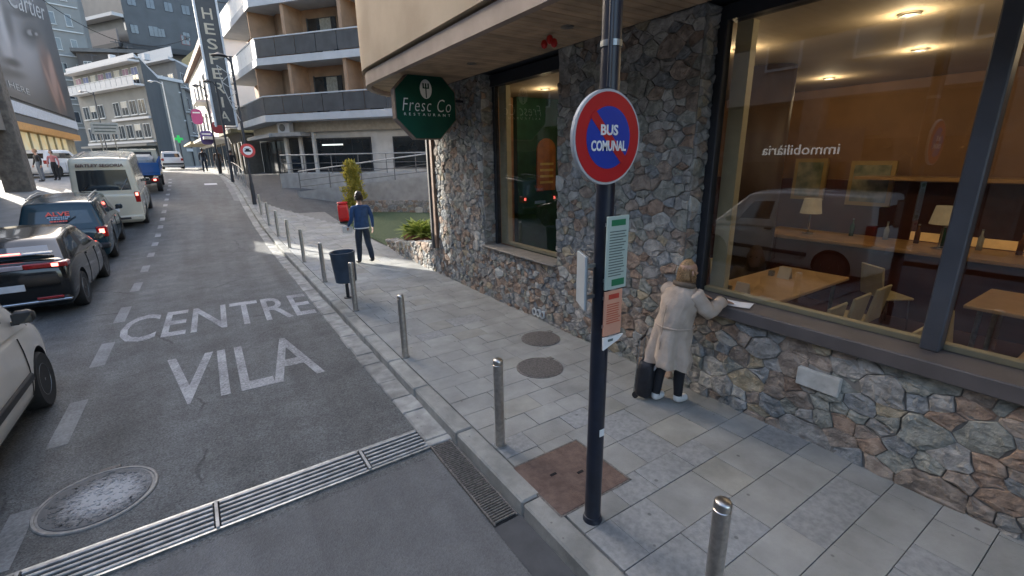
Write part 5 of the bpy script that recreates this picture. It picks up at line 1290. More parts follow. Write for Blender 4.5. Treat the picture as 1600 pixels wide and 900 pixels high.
# building opposite the restaurant; its corner pillar stands at the left edge of the picture
ob = thing('opposite_building', 'brown stone-pillared building at the left edge of the street', 'building', (-7.2, 29, 1))
M_OB = mat('opposite_render', (.20, .175, .15), .85, scale=1, col2=(.27, .24, .21), bump=.2)
M_OP = mat('pillar_stone', (.095, .080, .066), .85, scale=5, col2=(.17, .145, .12), bump=.7, bscale=14, detail=8)
b = MB(); b.box(-18, -7.25, 14, 31.8, 4.2, 16.5); b.box(-18, -7.251, -45, 14, 4.2, 8.2); b.build('upper_wall', M_OB, ob)  # unseen block heights shaped to shade the street yet let in sky
b = MB(); b.box(-18, -8.4, -45, 31.7, -.1, 4.2); b.build('shop_wall', mat('opposite_dark', (.075, .068, .06), .8), ob)
b = MB(); b.cbox(-7.95, -7.0, 31.9, 32.8, .5, 16.4, .03); b.build('corner_pillar', M_OP, ob)
fo_ = wall_fn((-7.25, -45, 0), (0, 1))
for k in range(16):
    y = -9+k*2.5
    for z in (5.2, 8.2, 11.2, 14.2)[:1 if y < 14.7 else 4]:
        b = MB(); b.box(-7.25, -7.20, y-.55, y+.55, z-.05, z+1.75); w_ = b.build('window', M_FFR, ob)
        b = MB(); b.box(-7.199, -7.185, y-.47, y+.47, z+.03, z+1.67); b.build('pane', M_FGL, w_)
for k in range(9):
    y = -11+k*4.6; b = MB(); b.cbox(-7.6, -7.15, y-.28, y+.28, .1, 4.2, .02); b.build('pillar', M_OP, ob)
    b = MB(); b.box(-8.38, -8.34, y+.5, y+4.1, .6, 3.0); b.build('shop_window', M_SHOP, ob)
b = MB(); b.box(-7.24, -7.16, 5.9, 9.4, 2.35, 3.3); b.box(-8.3, -7.24, 5.9, 9.4, 3.1, 3.2); b.build('shop_sign', M_DFRAME, ob)
put_text('immobiliària', flat('shop_letters', (.75, .74, .70), .5, emit=(1, .97, .9), estr=.25), ob, (-7.14, 7.6, 2.72), (0, 1, 0), (0, 0, 1), .45, fit=2.3, extrude=.01)
# ---------------------------------------------------------------- corner building with the big poster
BX = -9.6
bb = thing('poster_building', 'curved corner building carrying a huge dark poster above a lit shop', 'building', (BX-3, 52, 1.9))
def bplan(off, y0=37.0, y1=64.5, n=8):
    P = [(-20.0, y1+1.4+off), (BX+off, 40.4-off*0), (BX+off, y1)]  # unseen near side cut along the sun direction to let a strip through
    for k in range(1, n+1):
        a = math.pi/2*k/n; r_ = 1.4+off; P.append((BX-1.4+r_*math.cos(a), y1+r_*math.sin(a)))
    return P
def bslab(name, off, z0, z1, m): b = MB(); b.prism(bplan(off), z0, z1, 'z'); o = b.build(name, m, bb); smooth_by_angle(o, 30); return o
M_BB = mat('poster_building_grey', (.075, .08, .085), .7, var=.1)
bslab('lower_wall', -.5, 1.2, 5.3, mat('shop_back', (.30, .26, .17), .7, scale=1.5, var=.3)); bslab('orange_band', .05, 4.95, 5.45, mat('orange_band', (.50, .24, .05), .5)); bslab('dark_band', -.05, 5.45, 6.0, M_BB)
bslab('white_band', .06, 6.0, 6.75, mat('pale_band', (.42, .46, .52), .5)); bslab('upper_wall', -.02, 6.75, 19.4, M_BB)
# lit shop bays
M_LIT = mat('lit_shop', (.55, .42, .2), .5, scale=1.2, col2=(.45, .5, .42), emit=(1, .78, .38), estr=.05)
for k in range(8):
    y = 41.5+k*2.4; b = MB(); b.box(BX-.49, BX-.42, y, y+2.2, 2.3, 4.9); w_ = b.build('shop_window', M_LIT, bb)
    b = MB(); b.box(BX-.42, BX-.30, y-.16, y-.02, 1.3, 4.94); b.build('shop_pier', mat('shop_pier', (.35, .33, .22), .5), bb)
    for q in range(3):
        rb_ = random.Random(k*7+q); yy = y+.3+q*.8; b = MB(); z1_ = rb_.uniform(2.7, 3.6); b.box(BX-.415, BX-.36, yy, yy+rb_.uniform(.3, .6), 1.8, z1_)
        b.build('display', [mat('disp_red', (.35, .05, .04)), mat('disp_blue', (.05, .10, .25)), mat('disp_white', (.6, .58, .5)), mat('disp_orange', (.5, .2, .05))][rb_.randrange(4)], w_)
# poster: a plain dark portrait print on its own panel
po = thing('poster', 'huge dark poster with a grey portrait and pale lettering on the corner building', 'poster', (BX, 50, 6.8))
PX = BX+.09
def portrait():
    """soft grey portrait print, painted from blobs in the sheet's own plane (y, z)"""
    m = bpy.data.materials.new('portrait_print'); m.use_nodes = True; nt = m.node_tree; bs = nt.nodes['Principled BSDF']; L = nt.links.new
    g_ = nt.nodes.new('ShaderNodeNewGeometry'); sx = nt.nodes.new('ShaderNodeSeparateXYZ'); L(g_.outputs['Position'], sx.inputs[0])
    def math_(op, a, b_=None):
        n = nt.nodes.new('ShaderNodeMath'); n.operation = op
        for i, q in enumerate((a, b_)):
            if q is None: continue
            if isinstance(q, (int, float)): n.inputs[i].default_value = q
            else: L(q, n.inputs[i])
        return n.outputs[0]
    cur = None
    def blob(yc, zc, ry, rz, col, rot=0, soft=.6, amt=1.0):
        nonlocal cur
        u = math_('SUBTRACT', sx.outputs[1], yc); v = math_('SUBTRACT', sx.outputs[2], zc); c, s_ = math.cos(rot), math.sin(rot)
        a = math_('DIVIDE', math_('ADD', math_('MULTIPLY', u, c), math_('MULTIPLY', v, s_)), ry); b_ = math_('DIVIDE', math_('SUBTRACT', math_('MULTIPLY', v, c), math_('MULTIPLY', u, s_)), rz)
        d = math_('SQRT', math_('ADD', math_('MULTIPLY', a, a), math_('MULTIPLY', b_, b_)))
        mr = nt.nodes.new('ShaderNodeMapRange'); mr.interpolation_type = 'SMOOTHSTEP'; L(d, mr.inputs[0]); mr.inputs[1].default_value = 1+soft; mr.inputs[2].default_value = max(0, 1-soft); mr.inputs[3].default_value = 0; mr.inputs[4].default_value = amt
        mx = nt.nodes.new('ShaderNodeMix'); mx.data_type = 'RGBA'; L(mr.outputs[0], mx.inputs[0])
        if cur is None: mx.inputs[6].default_value = (.022, .024, .030, 1)
        else: L(cur, mx.inputs[6])
        mx.inputs[7].default_value = (*col, 1); cur = mx.outputs[2]
    def gy(t): return (t, t, t*1.07)
    blob(50, 13.6, 8.5, 6.0, gy(.085), 0, .35); blob(51.5, 15.8, 6.5, 2.0, gy(.115), .1, .7); blob(49.5, 10.8, 6.6, 2.6, gy(.14), .1, .6); blob(51.0, 11.0, 3.6, 1.5, gy(.20), .2, .8)
    blob(47.6, 11.6, .75, 2.2, gy(.30), -.25, .8); blob(46.6, 10.1, .9, .7, gy(.26), 0, .8); blob(47.4, 9.4, 1.9, .28, gy(.02), .1, .7); blob(49.4, 12.4, .9, 1.3, gy(.06), -.4, .8)
    blob(56.0, 13.0, 4.2, 1.0, gy(.045), .22, .6); blob(55.6, 12.85, 2.6, .38, gy(.015), .2, .5); blob(55.0, 12.8, 1.0, .20, gy(.17), .2, .5); blob(57.0, 13.1, .5, .12, gy(.2), .2, .6); blob(55.8, 12.9, .45, .22, gy(.01), 0, .4); blob(55.2, 14.2, 4.4, .34, gy(.018), .2, .7)
    blob(46.0, 8.5, 3.6, .30, gy(.035), .1, .7); blob(47.0, 7.9, 3.0, .4, gy(.11), .05, .8)
    blob(58.4, 9.8, 2.6, 2.6, (.10, .055, .042), -.35, .5); blob(59.0, 10.0, .9, 2.0, (.24, .15, .12), -.5, .6); blob(57.2, 9.2, .5, 1.9, (.20, .12, .095), .5, .6); blob(60.5, 8.8, .5, 1.2, (.22, .12, .09), .2, .6)
    L(cur, bs.inputs['Base Color']); bs.inputs['Roughness'].default_value = .45; return m
b = MB(); b.box(BX+.0, PX, 40.5, 64.4, 6.95, 19.3); b.build('print_sheet', portrait(), po)
M_PL = flat('poster_letters', (.30, .31, .32), .4)
put_text('Cartier', M_PL, po, (PX+.03, 56.6, 15.2), (0, 1, .14), (0, 0, 1), 1.8, fit=12, hfit=1.5, extrude=.01, shear=.2)
put_text('HERE', M_PL, po, (PX+.03, 47.2, 7.75), (0, 1, 0), (0, 0, 1), .9, fit=4.6, hfit=.42, extrude=.01)
# ---------------------------------------------------------------- far blocks
M_F1 = mat('block_grey', (.16, .155, .14), .8, var=.1, scale=.6); M_F1_SHADE = mat('block_shaded_side', (.035, .04, .042), .8, var=.15, scale=.5)
M_BAL = mat('balcony_white', (.44, .43, .42), .7, var=.06)
def body(name, P, z0, z1, m, parent): b = MB(); b.prism(P, z0, z1, 'z'); return b.build(name, m, parent)
f1 = thing('balcony_block', 'grey five-storey block with white balcony bands and a side wall coloured dark for shade', 'building', (-10, 92, 2))
c0 = Vector((-4.3, 82, 0)); ud = Vector((-.47, .88, 0)).normalized(); e0 = c0+ud*20.5
P = [(c0.x, c0.y), (e0.x, e0.y), (e0.x+14, e0.y+4), (c0.x+1.0, c0.y+18)]
body('wall', P, 1.5, 16.0, M_F1, f1); body('roof', [(p[0]+(-.5 if k < 2 else 0), p[1]-.4) for k, p in enumerate(P)], 16.0, 16.5, M_BAL, f1)
b = MB(); q0 = c0+Vector((.02, -.03, 0)); q1 = Vector((c0.x+1.02, c0.y+18, 0)); b.quad((q0.x, q0.y-.02, 1.5), (q1.x+.03, q1.y, 1.5), (q1.x+.03, q1.y, 15.9), (q0.x, q0.y-.02, 15.9)); b.build('shaded_side_wall', M_F1_SHADE, f1)  # overlay sheet with the wall's shade put into its dark colour
ff = lambda s, d, z: e0-ud*s+Vector((-ud.y, ud.x, 0))*d+Vector((0, 0, z))
LF = 20.4
fbox(ff, .6, LF, 0, 1.2, 12.6, 12.85, 'balcony_slab', M_BAL, f1)
for k in range(13): fbox(ff, .62+k*1.52, .62+k*1.52+1.42, 1.1, 1.2, 12.86, 13.75, 'balcony_panel', M_BAL, f1)
fbox(ff, .6, LF, 1.06, 1.24, 13.78, 13.86, 'handrail', M_FFR, f1)
SHT = [mat('shutter_purple', (.20, .11, .15), .7), mat('shutter_blue', (.10, .12, .22), .7), mat('blind_cream', (.36, .33, .27), .7)]
for k in range(8): fwindow(ff, 1.9+k*2.4, 13.0, 1.5, 2.0, f1, sill=False, shutter=SHT[k % 3])
fbox(ff, .3, LF, 0, 1.3, 15.5, 15.75, 'eave', M_BAL, f1)
for z in (9.3, 6.2):
    for k in range(8):
        if k == 3 and z > 7: continue
        fwindow(ff, 1.9+k*2.4, z, 1.6, 1.7, f1, shutter=SHT[2] if (k*3+int(z)) % 4 == 0 else None)
    fbox(ff, (10 if z > 7 else .5), LF, 0, .35, z-.75, z-.45, 'string_course', M_BAL, f1)
fbox(ff, .6, LF, 0, .05, 2.0, 5.0, 'shop_front', M_SHOP, f1); fbox(ff, .5, LF, 0, 1.3, 5.0, 5.3, 'shop_canopy', M_F1, f1)
for (s, h) in ((7, 1.7), (10, 1.0), (5.5, .9), (14, .7), (16.5, .8)): fbox(ff, s, s+.6, -3, -2.3, 16.5, 16.5+h, 'chimney', M_BAL, f1)
for (s, h) in ((4, 2.2), (12, 3.0), (15, 2.0)):
    p = ff(s, -1.5, 16.4); b = MB(); b.tube([p, p+Vector((0, 0, h))], .04, 5); an = b.build('aerial', M_DFRAME, f1)
    b = MB(); b.box(p.x-.6, p.x+.6, p.y-.03, p.y+.03, p.z+h-.3, p.z+h-.22); b.build('aerial_bar', M_DFRAME, an)
fd = thing('dark_gabled_block', 'dark brown building squeezed behind the balcony block roof', 'building', (-12, 122, 2))
body('wall', [(-15.5, 121), (-5.0, 117), (-3.0, 130), (-15.5, 133)], 1.5, 22.5, mat('dark_brown_block', (.060, .052, .048), .8, var=.2, scale=.5), fd)
body('roof', [(-16.2, 120.6), (-4.6, 116.2), (-2.6, 130.4), (-16.2, 133.6)], 22.5, 23.1, mat('dark_roof', (.10, .098, .095), .8, var=.2, scale=.6), fd)
ud_ = Vector((10.5, -4, 0)).normalized(); fnd = lambda s, d, z: Vector((-15.5, 121, 0))+ud_*s+Vector((ud_.y, -ud_.x, 0))*d+Vector((0, 0, z))
for z in (19.2, 15.6):
    for s in (1.5, 4.0, 6.5, 9.0): fwindow(fnd, s, z, 1.1, 1.7, fd)
    fbox(fnd, .4, 10.8, 0, 1.2, z-.75, z-.55, 'balcony_slab', M_BAL, fd); fbox(fnd, .4, 10.8, 1.1, 1.2, z-.55, z+.3, 'balcony_front', mat('far_balcony_dark', (.09, .085, .08), .7), fd)
b = MB()
f2 = thing('narrow_block', 'narrow grey block with white stacked balconies and a pale roof slab', 'building', (-3, 104, 2))
c2 = Vector((-.55, 103, 0)); e2 = c2+ud*11
P = [(c2.x, c2.y), (e2.x, e2.y), (e2.x+8, e2.y+2), (c2.x+2.4, c2.y+10)]
M_F2 = mat('narrow_block_grey', (.10, .10, .10), .8, var=.1, scale=.6); body('wall', P, 1.5, 19.5, M_F2, f2); body('roof', [(p[0]+(-.9 if k < 2 else .2), p[1]-.9) for k, p in enumerate(P)], 19.5, 19.95, M_BAL, f2)
f2f = lambda s, d, z: e2-ud*s+Vector((-ud.y, ud.x, 0))*d+Vector((0, 0, z))
fbox(f2f, 0, 11, .2, .3, 19.95, 21.6, 'parapet', M_BAL, f2)
for z in (15.2, 10.6, 6.4):
    for k in range(3): fwindow(f2f, 2.0+k*3.4, z, 1.5, 2.3, f2, sill=False)
    fbox(f2f, .8, 10.9, 0, 1.3, z-.9, z-.7, 'balcony_slab', M_BAL, f2); fbox(f2f, .8, 10.9, 1.2, 1.32, z-.7, z+.5, 'balcony_front', M_BAL, f2)
fbox(f2f, -2, 11.2, 0, 3.0, 4.6, 5.1, 'canopy', M_BAL, f2)
us_ = Vector((2.4, 10, 0)).normalized(); f2s = lambda s, d, z: c2+us_*s+Vector((us_.y, -us_.x, 0))*d+Vector((0, 0, z))
for z in (16, 12, 8):
    for s in (2.5, 6.0): fwindow(f2s, s, z, 1.6, 1.8, f2)
    fbox(f2s, .5, 9, 0, .8, z-.8, z-.6, 'balcony_slab', M_BAL, f2)
f3 = thing('brown_block', 'rust-brown gabled building between the narrow block and the hotel sign', 'building', (2.5, 122, 2))
P = [(.9, 120), (-1.2, 126), (7, 130), (8, 121)]; body('wall', P, 1.5, 21.5, mat('brown_cladding', (.16, .075, .04), .8, var=.15, scale=.6), f3)
b = MB(); b.prism([(0.3, 21.5), (8.4, 21.5), (8.0, 23.0), (4.0, 25.5), (.5, 22.4)], 119.6, 131, 'y'); b.build('roof', mat('roof_ochre', (.32, .24, .12), .8), f3)
fn3 = lambda s, d, z: Vector((.9, 120, 0))+Vector((.99, .14, 0))*s+Vector((.14, -.99, 0))*d+Vector((0, 0, z))
for z in (17.5, 13.5, 9.5):
    for s in (1.2, 3.6): fwindow(fn3, s, z, 1.2, 1.7, f3)
fbox(fn3, .1, .5, .0, .4, 8, 22, 'corner_panel', M_BAL, f3)
f5 = thing('pale_tower', 'pale grey tower with paired white-framed windows beside the poster', 'building', (-18, 126, 2))
P = [(-20.6, 124), (-14.2, 126.5), (-15, 140), (-24, 138)]; body('wall', P, 1.5, 41, mat('tower_grey', (.20, .20, .19), .8, var=.08, scale=.5), f5)
u5 = Vector((6.4, 2.5, 0)).normalized(); fn5 = lambda s, d, z: Vector((-20.6, 124, 0))+u5*s+Vector((u5.y, -u5.x, 0))*d+Vector((0, 0, z))
for k in range(7):
    fbox(fn5, .2, 6.6, 0, .25, 9.4+k*4.3, 9.6+k*4.3, 'string_course', M_FFR, f5)
    for s in (1.4, 2.6, 4.9): fwindow(fn5, s, 10.5+k*4.3, .75, 1.9, f5)
fbox(fn5, -.3, 7.2, -2, .8, 35.5, 37.5, 'white_cornice', mat('cornice_white', (.62, .62, .6), .7), f5)
f4 = thing('slate_block', 'big slate-grey block with an overhanging balcony storey high in the background', 'building', (-8, 158, 2))
M_SL4 = mat('slate_cladding', (.062, .066, .070), .55, var=.12, scale=.5); M_SLD = mat('slate_dark', (.035, .036, .038), .7, var=.15, scale=.5)
body('wall', [(-19.5, 168), (-9.0, 152), (12, 158), (12, 190), (-19.5, 190)], 1.5, 30, mat('slate_block_lower', (.17, .17, .165), .8, var=.1, scale=.4), f4)
body('upper_wall', [(-19.8, 166), (-9.0, 150), (14, 155), (14, 190), (-19.8, 190)], 30, 58, M_SL4, f4)
body('rear_wing', [(-27, 172), (-14, 170), (-14, 200), (-27, 200)], 1.5, 58, mat('slate_wing', (.085, .09, .095), .6, var=.1, scale=.3), f4)
u4 = Vector((10.5, -16, 0)).normalized(); fn4 = lambda s, d, z: Vector((-19.6, 166.5, 0))+u4*s+Vector((u4.y, -u4.x, 0))*d+Vector((0, 0, z))
fbox(fn4, -1, 19.5, -1, 2.6, 29.0, 30.0, 'overhang_slab', M_SLD, f4); fbox(fn4, 4, 19.5, 2.2, 2.5, 30, 32.8, 'balcony_front', mat('balcony_brown', (.13, .115, .11), .7), f4)
fbox(fn4, 3, 19.5, 0, 2.6, 35.6, 36.3, 'overhang_slab', M_BAL, f4); fbox(fn4, 3, 19.5, .05, .2, 33, 35.6, 'window_band', M_FGL, f4)
u4b = Vector((23, 5, 0)).normalized(); fn4b = lambda s, d, z: Vector((-9.0, 150, 0))+u4b*s+Vector((u4b.y, -u4b.x, 0))*d+Vector((0, 0, z))
fwindow(fn4b, 5.2, 32.4, 1.8, 2.2, f4, M_SLD, False); fwindow(fn4b, 11.5, 31.5, 1.6, 2.0, f4, mat('red_frame', (.25, .05, .04), .7), False)
fn4c = lambda s, d, z: Vector((-9.0, 152, 0))+Vector((21, 6, 0)).normalized()*s+Vector((6, -21, 0)).normalized()*d+Vector((0, 0, z))
fbox(fn4b, -1.5, 23, -1, 1.2, 28.8, 30.0, 'overhang_slab', M_SLD, f4)
for s in (1.5, 3.4, 8.5): fwindow(fn4c, s, 24.4, .9, 2.4, f4, mat('red_frame', (.25, .05, .04), .7), False)
for s in (1.0, 4.5, 6.5): fwindow(fn4c, s, 19.8, .8, 2.0, f4)
for z in (38.5, 43.0, 47.5):
    for k in range(6): fwindow(fn4b, 2.0+k*3.6, z, 1.6, 2.0, f4, M_SLD, False)
    for k in range(5): fwindow(fn4, 3.0+k*3.6, z, 1.6, 2.0, f4, M_SLD, False)
for k in range(4): fwindow(fn4b, 1.5+k*5.2, 36.0-3.5, 1.4, 1.8, f4, M_SLD, False)
# white building beyond the hotel and its shops
wb = thing('white_facade_building', 'sunlit white building beyond the vertical hotel sign', 'building', (2.5, 55, 1.9))
M_WB = mat('white_render', (.66, .66, .64), .75, var=.06, scale=1)
P = [(2.3, 45.5), (.55, 72), (9, 74), (9, 46)]; body('wall', P, 1.0, 12.0, M_WB, wb); body('roof', [(1.9, 45.2), (.15, 72.4), (9, 74.4), (9, 45.6)], 12.0, 12.5, mat('roof_brown', (.12, .07, .05), .8), wb)
uw = Vector((-1.75, 26.5, 0)).normalized(); fw_ = lambda s, d, z: Vector((2.3, 45.5, 0))+uw*s+Vector((-uw.y, uw.x, 0))*d+Vector((0, 0, z))
for z in (5.8, 8.9):
    for k in range(7): fwindow(fw_, 2+k*3.7, z, 1.3, 1.6, wb)
fbox(fw_, 9, 13, 0, 1.0, 8.1, 8.3, 'balcony_slab', M_BAL, wb); fbox(fw_, 9, 13, .9, 1.0, 8.3, 9.2, 'balcony_front', M_BAL, wb)
for k in range(6): fbox(fw_, 1+k*4.2, 4.4+k*4.2, 0, .05, 2.0, 4.2, 'shop_front', M_SHOP, wb)
fbox(fw_, .4, 12, 0, 1.6, 4.45, 4.65, 'awning', mat('awning_white', (.62, .60, .56), .7), wb); fbox(fw_, 13, 26, 0, 1.8, 4.5, 4.7, 'awning', mat('awning_tan', (.36, .30, .18), .7), wb)
fn_e = lambda s, d, z: Vector((2.3, 45.5, 0))+Vector((1, .08, 0))*s+Vector((.08, -1, 0))*d+Vector((0, 0, z))
hw = thing('hotel_wing', 'low dark shop wing between the hotel and the white building', 'building', (3.4, 41.5, 1.6)); body('wall', [(2.75, 38.6), (2.35, 45.3), (9, 45.6), (9, 39)], 1.0, 4.6, mat('wing_dark', (.10, .095, .085), .8), hw); body('roof', [(2.2, 38.5), (1.7, 45.4), (9, 45.8), (9, 38.8)], 4.6, 4.85, mat('wing_roof', (.16, .15, .09), .8), hw)
for k in range(3): 
    b = MB(); y = 39.2+k*2.0; x = 2.70-.06*(y-38.6); b.box(x-.03, x+.0, y, y+1.6, 1.8, 4.0); b.build('shop_window', mat('wing_glass', (.10, .08, .05), .2), hw)
# projecting shop signs far up the street
for (x, y, z, w, h, c, lb_, cat) in ((.55, 52, 6.6, .85, 1.3, (.42, .07, .20), 'pink rounded shop sign projecting above the far pavement', 'shop sign'), (.9, 47, 4.6, .9, 1.1, (.10, .07, .22), 'purple shop sign below the pink one', 'shop sign'), (1.6, 40, 5.0, .8, .8, (.35, .05, .06), 'small red shop sign under the vertical hotel sign', 'shop sign')):
    t = thing('shop_sign', lb_, cat, (x, y, z)); P = [(x+w/2*math.copysign(abs(math.cos(a))**.6, math.cos(a)), z+h/2*math.copysign(abs(math.sin(a))**.6, math.sin(a))) for a in [2*math.pi*q/20 for q in range(20)]]
    b = MB(); b.prism(P, y, y+.2, 'y'); b.build('panel', flat('sign_col_%d' % int(y), c, .5), t); b = MB(); b.box(x+w/2-.05, x+w/2+1.2, y+.07, y+.13, z-.03, z+.03); b.build('arm', M_DFRAME, t)
    b = MB(); b.box(x-w*.34, x+w*.34, y-.01, y, z+.22*h, z+.30*h); b.build('stripe', M_CREAMW, t)
gc_ = thing('pharmacy_cross', 'glowing green pharmacy cross beyond the far white car', 'sign', (-1.5, 80, 5)); b = MB(); zc, xc_ = 5.8, -1.75; q_, w_ = .16, .48
b.prism([(xc_-q_, zc-w_), (xc_+q_, zc-w_), (xc_+q_, zc-q_), (xc_+w_, zc-q_), (xc_+w_, zc+q_), (xc_+q_, zc+q_), (xc_+q_, zc+w_), (xc_-q_, zc+w_), (xc_-q_, zc+q_), (xc_-w_, zc+q_), (xc_-w_, zc-q_), (xc_-q_, zc-q_)], 79.9, 80.1, 'y'); b.build('cross', mat('green_glow', (.02, .5, .1), .5, emit=(.05, 1, .2), estr=.03), gc_)
b = MB(); b.tube([(xc_, 80.2, 2.1), (xc_, 80.2, 5.2)], .08, 8); b.build('post', M_DFRAME, gc_)
# hillside closing the view
b = MB(); n = 40; rh = random.Random(4); rows = [(150, 0), (205, 2), (240, 40), (290, 75), (340, 98)]
for (yy, zz) in rows:
    for i in range(n+1):
        x = -220+440*i/n; b.vert((x, yy+rh.uniform(-6, 6), zz+(rh.uniform(-6, 6) if zz > 5 else 0)))
for j in range(len(rows)-1):
    for i in range(n): a = j*(n+1)+i; b.face((a, a+1, a+n+2, a+n+1))
struct(b.build('hills', mat('hill_wood', (.045, .055, .040), .9, scale=.15, col2=(.085, .085, .065)), smooth=True))
# right-hand pavement railing far up the street
fr_ = thing('street_railing', 'low metal railing on the far right pavement by the pedestrians', 'railing', (1.6, 36, 1.6))
for k in range(9):
    y = 29.5+k*1.3; p = Vector((1.95+cx(y), y, zr(y, 1.9)+.12)); b = MB(); b.tube([p, p+Vector((0, 0, .95))], .025, 8); b.build('baluster', M_RAIL, fr_)
b = MB(); b.tube([(1.95+cx(29.5+k*1.3), 29.5+k*1.3, zr(29.5+k*1.3, 1.9)+1.07) for k in range(9)], .025, 8); b.build('top_rail', M_RAIL, fr_)
place(fc, (-2.2, 58, zr(58)+.08), R(4)); place(pc, (-8.0, 43.5, zr(43.5)+.12), R(-22))
# overhead wires
ow = thing('overhead_wire', 'thin overhead wire strung across the far street', 'wire', (-9, 60, 16)); b = MB()
b.tube([(-9.6+11*t, 60+4*t, 17-9*t*(1-t)-1.5*t) for t in [k/10 for k in range(11)]], .03, 5); b.build('cable', M_BLACK, ow)
# ---------------------------------------------------------------- people
def skin(name, J, E, mats, emat, parent, sub=2, extra=None):
    """J: name -> (pos, radius or (rx, ry)); E: list of (a, b, material index)"""
    ks = list(J); me = bpy.data.meshes.new(name); me.from_pydata([J[k][0] for k in ks], [(ks.index(a), ks.index(b_)) for a, b_ in E], [])
    o = bpy.data.objects.new(name, me); COL.objects.link(o)
    md = o.modifiers.new('skin', 'SKIN'); md.use_smooth_shade = True; md.branch_smoothing = .6
    for i, k in enumerate(ks):
        r_ = J[k][1]; s = me.skin_vertices[0].data[i]; s.radius = r_ if isinstance(r_, tuple) else (r_, r_); s.use_root = (k == 'pelvis')
    ss = o.modifiers.new('s', 'SUBSURF'); ss.levels = ss.render_levels = sub
    out = eval_mesh(o, name); bpy.data.objects.remove(o)
    out.materials.clear()
    for m in mats: out.materials.append(m)
    segs = [(Vector(J[a][0]), Vector(J[b_][0]), m) for (a, b_), m in zip(E, emat)]
    for p in out.polygons:
        c = p.center; best = 1e9; bi = 0
        for a, q, m in segs:
            d = q-a; t = max(0, min(1, (c-a).dot(d)/max(1e-9, d.length_squared))); dd = (c-(a+d*t)).length
            if dd < best: best = dd; bi = m
        p.material_index = bi; p.use_smooth = True
    if extra:
        bm = bmesh.new(); bm.from_mesh(out); tmp = extra.mesh('x', mats, True); bm.from_mesh(tmp); bm.to_mesh(out); bm.free()
    return link(name, out, parent)
M_SKIN = mat('skin', (.46, .27, .19), .5, var=.06)
def hand(b, wrist, dirv, palm_n, side, mi, curl=.5, s=1.0):
    """palm and five bent fingers"""
    d = Vector(dirv).normalized(); n = Vector(palm_n).normalized(); n = (n-d*n.dot(d)).normalized(); w = d.cross(n)*side; b.cur = mi; W_ = Vector(wrist)
    rings = []
    for t, hw, th in ((0, .026, .020), (.03, .036, .019), (.07, .042, .016), (.092, .041, .013)):
        c = W_+d*t*s; rings.append([c+w*hw*s*math.cos(a)+n*th*s*math.sin(a) for a in [2*math.pi*q/10 for q in range(10)]])
    b.loft(rings)
    for k, (off, L_) in enumerate(((-.030, .062), (-.010, .074), (.010, .070), (.029, .055))):
        p = W_+d*.085*s+w*off*s; dd = d.copy(); pts = [p-d*.01]; rr_ = [.0088*s]
        for q in range(3):
            dd = (dd+n*curl*.55).normalized(); p = p+dd*L_*s/3*1.05; pts.append(p.copy()); rr_.append((.0085, .0078, .0062)[q]*s)
        b.tube(pts, rr_, 7)
    p = W_+d*.025*s-w*.030*s; dd = (d*.7-w*.8).normalized(); pts = [p]; rr_ = [.012*s]
    for q in range(2): dd = (dd+d*.35+n*curl*.3).normalized(); p = p+dd*.032*s; pts.append(p.copy()); rr_.append((.0098, .0080)[q]*s)
    b.tube(pts, rr_, 8)
def head_geo(b, c, face, s=1.0, mi=0):
    """skull with brow, nose, mouth, ears; face = horizontal facing direction"""
    f = Vector(face).normalized(); r_ = f.cross(Vector((0, 0, 1))); c = Vector(c); b.cur = mi; rings = []
    prof = [(-.115, .030, .035, .035), (-.105, .048, .055, .020), (-.075, .060, .075, .012), (-.04, .068, .085, .004), (0, .074, .092, 0), (.04, .076, .097, -.004), (.075, .068, .086, -.008), (.10, .048, .060, -.010), (.117, .018, .022, -.010)]
    for z, hw, dp, sh in prof:
        rings.append([c+Vector((0, 0, z*s))+f*(sh*s+dp*s*math.cos(a))+r_*hw*s*math.sin(a) for a in [2*math.pi*q/16 for q in range(16)]])
    b.loft(rings)
    b.tube([c+f*.085*s+Vector((0, 0, .02*s)), c+f*.108*s+Vector((0, 0, -.02*s)), c+f*.09*s+Vector((0, 0, -.035*s))], [.007*s, .014*s, .010*s], 7)
    b.tube([c+f*.088*s-r_*.022*s+Vector((0, 0, -.062*s)), c+f*.096*s+Vector((0, 0, -.060*s)), c+f*.088*s+r_*.022*s+Vector((0, 0, -.062*s))], [.004*s, .008*s, .004*s], 6)
    for s_ in (-1, 1):
        e = c+r_*s_*.074*s-f*.005*s; b.tube([e+Vector((0, 0, .03*s)), e+r_*s_*.010*s, e+Vector((0, 0, -.03*s))], [.010*s, .014*s, .008*s], 7)
def eyes(parent, c, face, s=1.0):
    f = Vector(face).normalized(); r_ = f.cross(Vector((0, 0, 1))); c = Vector(c)
    for s_ in (-1, 1):
        p = c+f*.082*s+r_*s_*.031*s+Vector((0, 0, .012*s)); b = MB(); b.lathe([(.002, -.008), (.010, -.004), (.012, 0), (.010, .004), (.002, .008)], tuple(p), 8); b.build('eye', M_BLACK, parent)
